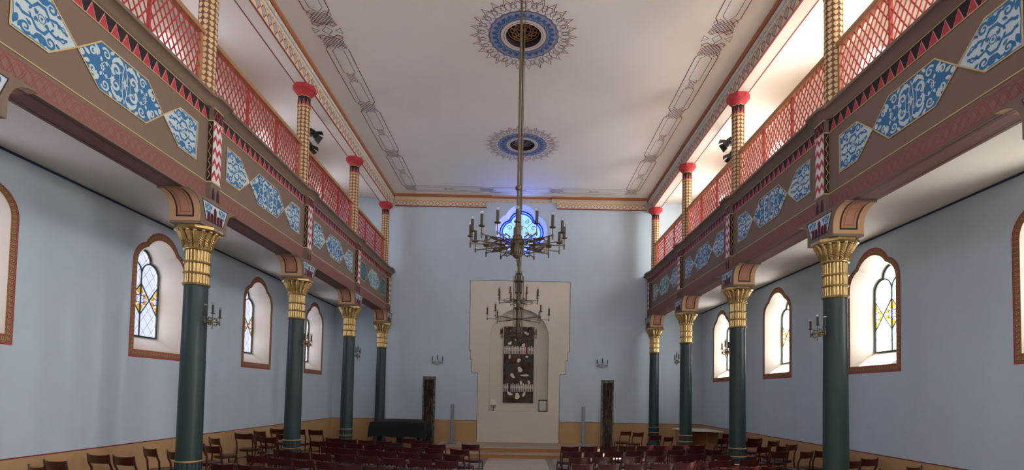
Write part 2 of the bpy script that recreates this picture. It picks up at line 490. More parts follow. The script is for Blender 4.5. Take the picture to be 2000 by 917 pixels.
# ---- nave ceiling with three round vents
RX = 0.02; ROS = [4.93, 8.99, 13.05]
def nave_ceiling():
    mb = MB().mat('ceiling'); h = .5; r = .317
    def q(x0, x1, y0, y1): mb.face([(x0, y0, ZC), (x1, y0, ZC), (x1, y1, ZC), (x0, y1, ZC)])
    q(-4.5, RX - h, FR, D); q(RX + h, 4.5, FR, D)
    y = FR
    for yc in ROS:
        q(RX - h, RX + h, y, yc - h); y = yc + h
        n = 48; P = []; Q = []
        for k in range(n):
            t = 2 * pi * k / n; c_, s_ = cos(t), sin(t); m = max(abs(c_), abs(s_))
            P.append((RX + h * c_ / m, yc + h * s_ / m, ZC)); Q.append((RX + r * c_, yc + r * s_, ZC))
        mb.mat('ceiling').grid([P, Q], True)
        mb.mat('niche_dark').grid([Q, [(a, b, ZC + .22) for a, b, _ in Q]], True)
        mb.face([(a, b, ZC + .22) for a, b, _ in Q]); mb.mat('ceiling')
    q(RX - h, RX + h, y, D)
    return mb.build('ceiling', org=(0, 0, 0))
CEIL = tag(nave_ceiling(), 'cream nave ceiling with painted rosettes and knotted borders', 'ceiling', kind='structure')

def rosette(yc, tint):
    mb = MB(); fr = lambda u, v, h: (RX + u, yc + v, ZC - h)
    P = lambda r, t: (r * cos(t), r * sin(t))
    def ring(m, r0, r1, h=.002, n=72):
        mb.mat(m).grid([[fr(*P(r0, 2 * pi * k / n), h) for k in range(n)], [fr(*P(r1, 2 * pi * k / n), h) for k in range(n)]], True)
    ring('offwhite', .317, .40, .001)
    ring('line_red', .345, .353)
    ring('paint_lilac', .405, .60, .0015)
    ring('line_red', .405, .412, .003)
    n = 26
    mb.mat('paint_blue')
    for k in range(n):
        t = 2 * pi * k / n
        c_ = P(.505, t)
        ribbon(mb, fr, spiral(c_, .05, .045, t + .9, .78, 10), .022, .003)
        ribbon(mb, fr, spiral(c_, .022, .02, t + 1.2, .7, 8), .014, .003)
        poly(mb, fr, leaf(P(.57, t + pi / n), t + pi / n + pi, .1, .035, 4), .003)
    for rad, m, ph in ((.600, 'paint_blue', 0), (.618, 'line_red', 0), (.425, 'paint_blue', pi)):
        mb.mat(m); ribbon(mb, fr, [P(rad + .009 * cos(n * 2 * pi * k / 260 + ph), 2 * pi * k / 260) for k in range(260)], .011, .004, True)
    # interlaced zigzags
    mb.mat('line_red')
    ptsA = []; ptsB = []; ptsC = []
    for k in range(n):
        t = 2 * pi * k / n; d = 2 * pi / n
        for a, r_ in ((-.46, .835), (-.44, .80), (-.36, .792), (-.18, .845), (-.06, .905), (0, .947), (.06, .905), (.18, .845), (.36, .792), (.44, .80)): ptsA.append(P(r_, t + a * d))
        for a, r_ in ((-.5, .665), (-.42, .69), (-.30, .715), (-.36, .755), (-.2, .79), (0, .835), (.2, .79), (.36, .755), (.30, .715), (.42, .69)): ptsB.append(P(r_, t + a * d))
        for a, r_ in ((0, .64), (.1, .665), (.26, .70), (.2, .745), (.34, .765), (.5, .785), (.66, .765), (.8, .745), (.74, .70), (.9, .665)): ptsC.append(P(r_, t + a * d))
    ribbon(mb, fr, ptsA, .010, .002, True); ribbon(mb, fr, ptsB, .009, .002, True)
    mb.mat('paint_blue'); ribbon(mb, fr, ptsC, .008, .003, True)
    o = mb.build('painted_rosette', CEIL, smooth=False)
    # grille in the opening
    g = MB().mat(tint)
    fg = lambda u, v, h: (RX + u, yc + v, ZC + .10 - h)
    for k in range(6):
        t = 2 * pi * k / 6 + .2
        for sg in (-1, 1):
            sp = spiral(P(.19, t + sg * .28), .075, .02, t + sg * (-.4) + pi, sg * 1.3, 16)
            g.tube([fg(a, b, 0) for a, b in sp], .011, 6)
        g.tube([fg(*P(.05, t), 0), fg(*P(.27, t), 0)], .009, 6)
    for k in range(12): g.tube([fg(*P(.29, 2 * pi * k / 12), 0), fg(*P(.29, 2 * pi * (k + 1) / 12), 0)], .008, 6)
    g.lathe([(.001, ZC + .08), (.05, ZC + .085), (.05, ZC + .12)], RX, yc, 16)
    g.build('vent_grille', CEIL)
for yc, tint in zip(ROS, ('rail_wood', 'rail_wood', 'paint_lilac')): rosette(yc, tint)

# ---- knotted painted border of the ceiling
def diag_weave(mb, fr, c, ax, hl, hw, n, w=.010, m1='line_red', m2='paint_blue'):
    """interlaced strokes at 45 degrees; ax=0 runs along u, 1 along v"""
    def F(a, b): return (c[0] + (a if ax == 0 else b), c[1] + (b if ax == 0 else a))
    st = 2 * hl / n
    for sg in (-1, 1):
        k = 0; cc = -(hl + hw) + st / 2
        while cc < hl + hw:
            # the line a + sg*b = cc inside a box with cut corners
            pts = []
            for j in range(25):
                b_ = -hw + 2 * hw * j / 24; a_ = cc - sg * b_
                if abs(a_) <= hl and abs(a_) / hl + abs(b_) / hw < 1.45: pts.append((a_, b_))
            if len(pts) > 3:
                p, q = pts[0], pts[-1]
                m_ = m1 if k % 3 else m2
                mb.mat(m_); ribbon(mb, fr, [F(*p), F(*q)], w, .002 + .001 * (sg > 0))
                nx_ = (q[0] - sg * st * .5, q[1] + 0) if False else None
            cc += st; k += 1
    mb.mat(m1)
    for sa in (-1, 1):
        for sb in (-1, 1):
            ribbon(mb, fr, [F(sa * hl, sb * hw * .45), F(sa * hl * 1.12, sb * hw * .62), F(sa * hl * .8, sb * hw), F(sa * hl * .45, sb * hw * 1.0)], w, .0025)
def border_run(mb, fr, c0, c1, ax, mid, o0=.21, o1=.21):
    """two long cells between the knots at c0 and c1, mid = cross position"""
    def F(a, b): return (a, b) if ax == 0 else (b, a)
    g = .32; L0, L1 = c0 + g * .62, c1 - g * .62
    for sg in (-1, 1):
        mb.mat('line_red'); ribbon(mb, fr, [F(L0 - .12, mid + sg * .12), F(L0, mid + sg * .21), F(L1, mid + sg * .21), F(L1 + .12, mid + sg * .12)], .014)
    m = (c0 + c1) / 2
    for a, b in ((L0, m - .12), (m + .12, L1)):
        mb.mat('paint_blue')
        for sg in (-1, 1): ribbon(mb, fr, [F(a - .04, mid + sg * .02), F(a + .05, mid + sg * .11), F(b - .05, mid + sg * .11), F(b + .04, mid + sg * .02)], .010)
    diag_weave(mb, fr, F(m, mid), ax, .14, .075, 4, .007)
mb = MB()
for s in (-1, 1):
    X = s * 3.445
    knots = [4.5, 6.7, 8.95, 11.4, 13.65, 15.95]
    for k, y in enumerate(knots):
        if y == 8.95:
            for dy in (-.30, .30): diag_weave(mb, ceil_fr, (X, y + dy), 1, .16, .20, 5, .010)
            mb.mat('paint_blue'); ribbon(mb, ceil_fr, [(X - .09, y), (X, y + .10), (X + .09, y), (X, y - .10)], .010, .003, True)
            for sg in (-1, 1):
                mb.mat('paint_blue'); ribbon(mb, ceil_fr, [(X + sg * .14, y), (X + sg * .25, y + .07), (X + sg * .25, y - .07)], .009, .003, True)
                mb.mat('line_red'); ribbon(mb, ceil_fr, [(X - .22, y + sg * .16), (X - .14, y + sg * .22), (X, y + sg * .12), (X + .14, y + sg * .22), (X + .22, y + sg * .16), (X + .14, y + sg * .10), (X, y + sg * .2), (X - .14, y + sg * .10)], .009, .003, True)
        else: diag_weave(mb, ceil_fr, (X, y), 1, .20, .17, 6, .009)
    for a, b in zip(knots, knots[1:]):
        aa = a + (.30 if a == 8.95 else 0); bb = b - (.30 if b == 8.95 else 0)
        border_run(mb, ceil_fr, aa, bb, 1, X)
kx = [-3.445, -1.07, 1.1, 3.445]
for x in kx[1:3]: diag_weave(mb, ceil_fr, (x, 16.0), 0, .20, .15, 6, .009)
for a, b in zip(kx, kx[1:]): border_run(mb, ceil_fr, a, b, 0, 16.0)
part_label(mb.build('painted_border', CEIL, smooth=False), 'dark red and blue knotted line border')

# ---- gallery ceilings
for s in (-1, 1):
    mb = MB().mat('offwhite'); mb.box(s * 4.3, s * S, FR, D, ZU, ZU + .06)
    tag(mb.build('ceiling', org=(0, 0, 0)), 'plain plaster ceiling above the %s gallery' % ('left' if s < 0 else 'right'), 'ceiling', kind='structure')

# ---- floor
mb = MB()
def fq(m, x0, x1, y0, y1, z=0): mb.mat(m).face([(x0, y0, z), (x1, y0, z), (x1, y1, z), (x0, y1, z)])
fq('floor_stone', -S, -.93, FR, D); fq('floor_stone', .98, S, FR, D)
fq('floor_grey', -.93, -.77, FR, D); fq('floor_grey', .82, .98, FR, D); fq('marble', -.77, .82, FR, D)
mb.mat('line_dark')
ffr = lambda u, v, h: (u, v, h)
for k in range(20):
    y = FR + .95 * k
    ribbon(mb, ffr, [(-.77, y), (.82, y)], .008, .001)
    for x0, x1 in ((-S, -.93), (.98, S)): ribbon(mb, ffr, [(x0, y), (x1, y)], .008, .001)
for k in range(6):
    for s in (-1, 1): ribbon(mb, ffr, [(s * (1.0 + .75 * k), FR), (s * (1.0 + .75 * k), D)], .008, .001)
tag(mb.build('floor', org=(0, 0, 0), smooth=False), 'pale stone floor with a lighter marble runner down the aisle', 'floor', kind='structure')
for s in (-1, 1):
    mb = MB().mat('platform'); mb.box(s * 4.5, s * S, 4.2, D, 0, .14)
    tag(mb.build('floor', org=(0, 0, 0)), 'raised brown floor under the %s gallery' % ('left' if s < 0 else 'right'), 'floor', kind='structure')

st = thing('altar_steps', (CX, 15.0, 0), 'two low stone steps leading up to the end wall niche', 'steps', kind='structure')
for nm, y, z0, z1, hw in (('lower_step', 14.52, 0, .125, 2.62), ('upper_step', 14.97, .125, .25, 2.39)):
    mb = MB().mat('step_riser'); mb.box(CX - hw + .02, CX + hw - .02, y + .03, D, z0, z1 - .03)
    mb.mat('step_stone'); mb.prism([(y, z1 - .03), (y - .005, z1 - .015), (y + .01, z1), (D, z1), (D, z1 - .03)], 'x', CX - hw, CX + hw)
    mb.mat('line_dark')
    for x in (-1.1, -.1, .9): mb.box(CX + x, CX + x + .006, y + .028, y + .035, z0, z1 - .03)
    mb.build(nm, st)

# ---------------------------------------------------------------- windows
WN = [0]
def leads(mb, fr, ok, spacing=.19, w=.006, x0=-.42, x1=.42, z0=2.6, z1=4.1, slope=1.25):
    n = int((x1 - x0 + (z1 - z0)) / spacing) + 4
    for sg in (-1, 1):
        for k in range(-n, n):
            run = []
            for j in range(61):
                z = z0 + (z1 - z0) * j / 60; x = k * spacing + sg * (z - z0) / slope
                if ok(x, z): run.append((x, z))
                else:
                    if len(run) > 1: ribbon(mb, fr, [run[0], run[-1]], w, .006)
                    run = []
            if len(run) > 1: ribbon(mb, fr, [run[0], run[-1]], w, .006)
def window_border(mb, fr):
    a = full(INN, 7, 8); b = full(OUT, 7, 8)
    mb.mat('border_red').grid([[fr(u, v, .001) for u, v in a], [fr(u, v, .001) for u, v in b]], True)
    mb.mat('paint_red'); ribbon(mb, fr, b, .011, .003, True)
    mb.mat('paint_ochre'); ribbon(mb, fr, a, .008, .003, True)
    # row of leaves
    mid = [((p[0] + q[0]) / 2, (p[1] + q[1]) / 2) for p, q in zip(a, b)]
    nrm = [(q[0] - p[0], q[1] - p[1]) for p, q in zip(a, b)]
    m2 = mid + [mid[0]]; n2 = nrm + [nrm[0]]
    acc = [0]
    for p, q in zip(m2, m2[1:]): acc.append(acc[-1] + math.hypot(q[0] - p[0], q[1] - p[1]))
    N = round(acc[-1] / .066); k = 0
    for i in range(N):
        t = (i + .5) * acc[-1] / N
        while acc[k + 1] < t: k += 1
        f = (t - acc[k]) / (acc[k + 1] - acc[k])
        c_ = (m2[k][0] + (m2[k + 1][0] - m2[k][0]) * f, m2[k][1] + (m2[k + 1][1] - m2[k][1]) * f)
        v = (n2[k][0] + (n2[k + 1][0] - n2[k][0]) * f, n2[k][1] + (n2[k + 1][1] - n2[k][1]) * f)
        g = atan2(v[1], v[0])
        off = lambda d: (c_[0] + d * cos(g), c_[1] + d * sin(g))
        mb.mat('paint_ochre'); poly(mb, fr, ellipse(off(-.002), .043, .033, g, 10), .002)
        mb.mat('paint_green'); poly(mb, fr, ellipse(off(-.003), .037, .027, g, 10), .003)
        mb.mat('paint_ochre'); poly(mb, fr, ellipse(off(-.006), .029, .019, g, 10), .004)
        mb.mat('border_red'); poly(mb, fr, ellipse(off(-.006), .016, .006, g, 6), .005)
def make_window(s, yc, dz, border):
    WN[0] += 1
    t = thing('window_%d' % WN[0], (s * S, yc, 2.26 + dz), kind='structure')
    fr = lambda u, v, h: (s * (S - h), yc + u, v + dz)
    gf = lambda u, v, h: (s * (S + .35 - h), yc + u, v + dz)
    zx = 3.25
    mb = MB().mat('lead_dark')
    o = full(GLS)
    mb.tube([gf(u * .97, zx + (v - zx) * .985, .01) for u, v in o] + [gf(o[0][0] * .97, zx + (o[0][1] - zx) * .985, .01)], .018, 6)
    mb.tube([gf(0, 2.62, .01), gf(0, 3.66, .01)], .012, 6)
    for sg in (-1, 1):
        mb.tube([gf(sg * x, z, .01) for x, z in arc_pts(.2075, 3.66, .2075, pi, 1.2, 8)], .012, 6)
        mb.tube([gf(0, zx + .26 * sg, .01), gf(.41, zx - .27 * sg, .01)], .010, 6)
        mb.tube([gf(0, zx + .26 * sg, .01), gf(-.41, zx - .27 * sg, .01)], .010, 6)
    mb.mat('lead_thin')
    def ok(x, z):
        if abs(x) > .40 or z < 2.63 or z > 4.05: return False
        top = 3.66 + sqrt(max(.2075 ** 2 - (abs(x) - .2075) ** 2, 0))
        if z > top and not (abs(x) < .18 and z < 3.86 + sqrt(max(.21 ** 2 - x * x, 0))): return False
        d = min(abs(x), .41 - abs(x)) * 1.25 + abs(z - zx)
        return d > .26
    leads(mb, gf, ok)
    mb.build('frame', t)
    mb = MB().mat('pane_dim_left' if s < 0 else 'pane_bright_right')
    up = outline(**GLS)[::-1]
    for (a, za), (b, zb) in zip(up, up[1:]):
        if b - a > 1e-5: mb.face([gf(a, 2.62, 0), gf(b, 2.62, 0), gf(b, zb, 0), gf(a, za, 0)])
    mb.mat('pane_orange')
    for cx_, sx in ((0, (-1, 1)), (-.41, (1,)), (.41, (-1,))):
        for q in sx:
            for sz in (-1, 1):
                poly(mb, gf, [(cx_ + q * x, zx + sz * z) for x, z in ((.095, .012), (.165, .005), (.135, .075), (.085, .095), (.055, .068))], .003)
                poly(mb, gf, [(cx_ + q * x, zx + sz * z) for x, z in ((.004, .10), (.045, .085), (.075, .115), (.03, .20), (.004, .225))], .003)
    mb.mat('pane_blue')
    for cx_, lim in ((0, 1), (-.41, 0), (.41, 0)):
        P = star((cx_, zx), .115, .062, 6, pi / 6)
        if lim: ribbon(mb, gf, P, .015, .0045, True)
        else:
            P = [p for p in P if abs(p[0]) < .405]; P.sort(key=lambda p: p[1]); ribbon(mb, gf, P, .015, .0045)
    mb.build('pane', t, smooth=False)
    if border:
        mb = MB(); window_border(mb, fr); mb.build('painted_border', t, smooth=False)
    return t
SIDE = {-1: 'left', 1: 'right'}
PLC = ['behind the viewer', 'nearest the viewer', 'nearest in view', 'second', 'third', 'farthest']
for s in (-1, 1):
    lo = make_window(s, WIN_Y[0], 0, True); hi = make_window(s, WIN_Y[0], 3.5, False)
    for k, y in enumerate(WIN_Y):
        for lvl, base in ((0, lo), (1, hi)):
            if k == 0: t = base
            else:
                WN[0] += 1; t = copy_thing(base, (s * S, y, 2.26 + 3.5 * lvl)); t.name = 'window_%d' % WN[0]
            t['label'] = ('trefoil window with painted leaf border, %s wall, %s' % (SIDE[s], PLC[k])) if lvl == 0 else ('trefoil window above the %s gallery, %s' % (SIDE[s], PLC[k]))
            t['category'] = 'window'

# lobed window high in the end wall
WN[0] += 1
t = thing('window_%d' % WN[0], (CX, D, QZ), 'blue stained glass window of four lobes high in the end wall', 'window', kind='structure')
gf = lambda u, v, h: (CX + u, D + .30 - h, QZ + v)
mb = MB(); xs = [.722 * cos(pi * k / 40) for k in range(41)][::-1]
def band(m, x0f, r0, h):
    mb.mat(m)
    X = [x * x0f for x in xs]
    q = [quat(x, .44 * x0f, .285 * x0f) for x in X]
    for a, b, qa, qb in zip(X, X[1:], q, q[1:]): mb.face([gf(a, -qa, h), gf(b, -qb, h), gf(b, qb, h), gf(a, qa, h)])
band('pane_sky', 1, 0, 0)
mb.mat('pane_glow'); poly(mb, gf, ellipse((0, 0), .2, .2, 0, 24), .003)
mb.mat('pane_glow')
for a in (0, pi / 2, pi, 3 * pi / 2): poly(mb, gf, ellipse((.34 * cos(a), .34 * sin(a)), .10, .15, a, 14), .003)
q = []
for a in (0, pi / 2, pi, 3 * pi / 2):
    q += [(.285 * cos(a) + .425 * cos(a + t_), .285 * sin(a) + .425 * sin(a + t_)) for t_ in [-1.26 + 2.52 * k / 12 for k in range(13)]]
mb.mat('pane_deep'); ribbon(mb, gf, q, .05, .004, True)
mb.mat('pane_mid'); ribbon(mb, gf, [(a * .90, b * .90) for a, b in q], .05, .002, True)
mb.mat('pane_orange')
for a in (0, pi / 2, pi, 3 * pi / 2): poly(mb, gf, leaf((.10 * cos(a), .10 * sin(a)), a, .16, .09, 5), .004)
mb.mat('pane_blue')
for a in (0, pi / 2, pi, 3 * pi / 2):
    for sg in (-1, 1): ribbon(mb, gf, spiral((.42 * cos(a + sg * .42), .42 * sin(a + sg * .42)), .08, .02, a, sg * 1.2, 14), .02, .005)
mb.build('pane', t, smooth=False)
mb = MB().mat('lead_dark'); mb.tube([gf(a * 1.02, b * 1.02, .01) for a, b in q + [q[0]]], .012, 6)
for a in (pi / 4, 3 * pi / 4, 5 * pi / 4, 7 * pi / 4): mb.tube([gf(.22 * cos(a), .22 * sin(a), .01), gf(.68 * cos(a) * .9, .68 * sin(a) * .9, .01)], .008, 6)
mb.tube([gf(a, b, .01) for a, b in ellipse((0, 0), .22, .22, 0, 24)] + [gf(.22, 0, .01)], .008, 6)
mb.build('frame', t)

# ---------------------------------------------------------------- high cornices
def arch_motif(mb, fr, u, w, z0, z1):
    """one pointed shield of the frieze"""
    zc = (z0 + z1) / 2; P = [(u - w * .42, zc + .1 * (z1 - z0)), (u - w * .2, z1 - .015), (u + w * .2, z1 - .015), (u + w * .42, zc + .1 * (z1 - z0)), (u, z0 + .01)]
    mb.mat('paint_grey'); poly(mb, fr, P, .002)
    mb.mat('lattice_red_paint'); ribbon(mb, fr, P, .016, .003, True)
for s in (-1, 1):
    X = 4.15
    t = thing('trim_%d' % (3 if s < 0 else 4), (s * X, 7, 7.7), 'long painted cornice between nave ceiling and %s gallery columns' % SIDE[s], 'cornice', kind='structure')
    mb = MB().mat('offwhite'); mb.box(s * X, s * 4.40, FR, D, 7.70, ZC + .05)
    mb.mat('lattice_red_paint')
    for x in (4.155, 4.385): mb.face([(s * (x - .012), FR, 7.698), (s * (x + .012), FR, 7.698), (s * (x + .012), D, 7.698), (s * (x - .012), D, 7.698)])
    mb.build('beam', t)
    mb = MB(); fr = side_fr(s, X)
    mb.mat('frieze_cream').face([fr(FR, 7.70, .001), fr(D, 7.70, .001), fr(D, 7.95, .001), fr(FR, 7.95, .001)])
    mb.mat('lattice_red_paint').face([fr(FR, 7.70, .003), fr(D, 7.70, .003), fr(D, 7.722, .003), fr(FR, 7.722, .003)])
    y = 4.0
    while y < D - .1:
        arch_motif(mb, fr, y, .196, 7.73, 7.93); y += .196
    mb.mat('paint_yellow'); y = 4.0
    while y < D - .1:
        poly(mb, fr, [(y - .05, 7.94), (y, 7.965), (y + .05, 7.94), (y, 7.93)], .004); y += .098
    mb.build('painted_frieze', t, smooth=False)
    mb = MB().mat('offwhite')
    mb.prism([(s * 4.15, 7.965), (s * 4.135, 7.97), (s * 4.105, 8.05), (s * 4.105, 8.07), (s * 4.15, 8.07)], 'y', FR, D)
    y = 4.0
    while y < D - .02:
        mb.box(s * 4.13, s * 4.092, y, y + .022, 7.985, 8.058); y += .042
    mb.mat('line_dark'); mb.box(s * 4.10, s * 4.15, FR, D, 8.066, 8.078)
    mb.mat('paint_orange'); mb.prism([(s * 4.15, 8.078), (s * 4.085, 8.078), (s * 4.06, 8.10), (s * 4.055, 8.14), (s * 4.15, 8.14)], 'y', FR, D)
    mb.build('moulding', t)
t = thing('trim_5', (CX, D, 7.78), 'painted cornice along the top of the end wall, broken above the lobed window', 'cornice', kind='structure')
for x0, x1, xi in ((-4.06, CX - 1.14, CX - .965), (CX + 1.14, 4.06, CX + .965)):
    mb = MB().mat('frieze_cream'); mb.box(x0, x1, D - .05, D, 7.78, 7.97)
    fr = lambda u, v, h: (u, D - .05 - h, v)
    mb.mat('lattice_red_paint'); mb.box(x0, x1, D - .055, D, 7.775, 7.795)
    a = x0 + .05
    n = int((x1 - x0 - .05) / .197)
    for k in range(n):
        u = x0 + .1 + k * (x1 - x0 - .2) / (n - 1)
        P = [(u - .075, 7.875), (u, 7.945), (u + .075, 7.875), (u, 7.805)]
        mb.mat('offwhite'); poly(mb, fr, P, .001); mb.mat('lattice_red_paint'); ribbon(mb, fr, P, .014, .002, True)
        mb.mat('paint_yellow'); poly(mb, fr, [(u + .05, 7.95), (u + .1, 7.975), (u + .15, 7.95), (u + .1, 7.94)], .002)
    mb.build('painted_frieze', t, smooth=False)
    y0 = D - .11
    a, b = (x0, xi) if x0 < 0 else (xi, x1)
    mb = MB().mat('offwhite'); mb.box(a, b, y0 + .02, D, 7.97, 8.07)
    mb.mat('frieze_cream'); q = a
    while q < b - .02: mb.box(q, q + .02, y0 + .008, y0 + .03, 7.985, 8.06); q += .042
    mb.mat('paint_orange'); mb.prism([(D, 8.07), (y0 - .01, 8.07), (y0 - .04, 8.10), (y0 - .045, 8.14), (D, 8.14)], 'x', a, b)
    mb.build('moulding', t)
mb = MB().mat('offwhite'); mb.box(CX - .965, CX + .965, D - .03, D, 7.975, 8.08)
mb.mat('frieze_cream'); q = CX - .96
while q < CX + .95: mb.box(q, q + .02, D - .042, D - .03, 8.0, 8.07); q += .042
mb.mat('paint_orange'); mb.box(CX - .965, CX + .965, D - .06, D, 8.08, 8.14)
mb.mat('paint_yellow')
for k in range(10):
    u = CX - .88 + .195 * k; poly(mb, lambda u_, v, h: (u_, D - .031 - h, v), [(u - .05, 7.985), (u, 8.0), (u + .05, 7.985), (u, 7.975)], .002)
mb.build('moulding', t)

# ================================================================ GALLERIES
ZP = 4.945
ORD = ['nearest', 'second', 'third', 'fourth']
HEXM = [(-.585, 0), (-.32, .24), (.32, .24), (.585, 0), (.32, -.24), (-.32, -.24)]
PENT = [(.0, 0), (.285, .24), (.63, .24), (.63, -.24), (.285, -.24)]
def hex_panel(mb, fr, c, base='paint_blue', motif='paint_pale'):
    F = lambda u, v, h: fr(c + u, ZP + v, h)
    mb.mat(base); poly(mb, F, HEXM, .004)
    mb.mat('gold_line'); ribbon(mb, F, HEXM, .013, .010, True)
    mb.mat(motif)
    for sx in (-1, 1):
        for sy in (-1, 1):
            M = lambda P: [(sx * x, sy * y) for x, y in P]
            ribbon(mb, F, M(spiral((.115, .075), .062, .012, -1.2, 1.15, 16)), [.038 - .0015 * k for k in range(17)], .006)
            ribbon(mb, F, M([(.02, .16), (.055, .195), (.11, .19), (.15, .16), (.175, .12)]), [.014, .036, .042, .034, .014], .006)
            poly(mb, F, M(leaf((.06, .16), 1.1, .08, .05)), .006)
            ribbon(mb, F, M(ellipse((.235, .0), .065, .075, 0, 14)), .007, .0065, True)
            ribbon(mb, F, M(spiral((.25, .155), .055, .01, .4, 1.3, 16)), [.021 - .0006 * k for k in range(17)], .006)
            poly(mb, F, M(leaf((.20, .19), 2.4, .07, .035)), .006)
            poly(mb, F, M(leaf((.33, .10), .9, .10, .05)), .006)
            poly(mb, F, M(leaf((.33, .12), -.3, .09, .045)), .006)
            ribbon(mb, F, M(spiral((.405, .085), .048, .01, 3.3, -1.2, 14)), .018, .006)
            poly(mb, F, M(leaf((.44, .03), .35, .08, .04)), .006)
            poly(mb, F, M(leaf((.30, .05), 1.2, .05, .03)), .006)
            ribbon(mb, F, M([(.0, .215), (.03, .10), (.035, .0)]), [.006, .012, .006], .006)
        ribbon(mb, F, [(sx * x, y) for x, y in ellipse((.045, 0), .035, .10, 0, 12)], .006, .0065, True)
        poly(mb, F, [(sx * (.53 + .03 * cos(t)), .03 * sin(t)) for t in [k * 2 * pi / 8 for k in range(8)]], .006)
        for sy in (-1, 1): poly(mb, F, [(sx * x, sy * y) for x, y in leaf((.24, .04), 1.57, .05, .03)], .006)
        for k in range(6):
            a = k * pi / 3; poly(mb, F, leaf((sx * .29 + .008 * cos(a), .0 + .008 * sin(a)), a, .03, .016, 4), .0068)
    poly(mb, F, star((0, 0), .055, .02, 4, 0), .007)
def pent_panel(mb, fr, c, sg, base='paint_pale', motif='paint_blue'):
    F = lambda u, v, h: fr(c + sg * u, ZP + v, h)
    mb.mat(base); poly(mb, F, PENT, .004)
    mb.mat('gold_line'); ribbon(mb, F, PENT, .013, .010, True)
    mb.mat(motif)
    ribbon(mb, F, ellipse((.36, 0), .035, .035, 0, 12), .008, .0065, True); poly(mb, F, ellipse((.36, 0), .014, .014, 0, 6), .0065)
    for sy in (-1, 1):
        M = lambda P: [(x, sy * y) for x, y in P]
        ribbon(mb, F, M([(.14, .03), (.22, .07), (.29, .05), (.33, .11), (.40, .11), (.45, .05), (.53, .06), (.59, .02)]), [.010, .026, .018, .026, .026, .018, .026, .010], .006)
        ribbon(mb, F, M(spiral((.27, .15), .055, .01, .3, 1.3, 16)), [.027 - .0009 * k for k in range(17)], .006)
        ribbon(mb, F, M(spiral((.50, .16), .055, .01, 2.6, -1.3, 16)), [.027 - .0009 * k for k in range(17)], .006)
        poly(mb, F, M(leaf((.36, .13), 1.57, .09, .06)), .006); poly(mb, F, M(leaf((.36, .14), .7, .09, .045)), .006); poly(mb, F, M(leaf((.36, .14), 2.45, .09, .045)), .006)
        poly(mb, F, M(leaf((.57, .10), 1.2, .11, .05)), .006)
        for q in (.24, .30, .42, .48): poly(mb, F, M(leaf((q, .01), .9 if q < .36 else 2.2, .05, .022)), .006)
        ribbon(mb, F, M(spiral((.15, .045), .03, .008, 0, 1.1, 10)), .010, .006)
        ribbon(mb, F, M([(.30, .225), (.615, .225)]), .008, .006)
    ribbon(mb, F, [(.60, -.2), (.615, 0), (.60, .2)], .008, .006)
    for sy in (-1, 1):
        for x, y, a, l in ((.20, .03, 1.9, .05), (.22, .12, 2.6, .07), (.10, .02, .5, .05), (.31, .20, 0, .06), (.40, .20, 0, .06), (.45, .12, -.6, .06), (.54, .14, 1.2, .07), (.55, .03, .3, .05), (.31, .02, 2.0, .04), (.41, .02, 1.1, .04)):
            poly(mb, F, [(p, sy * q) for p, q in leaf((x, y), a, l, .03)], .006)
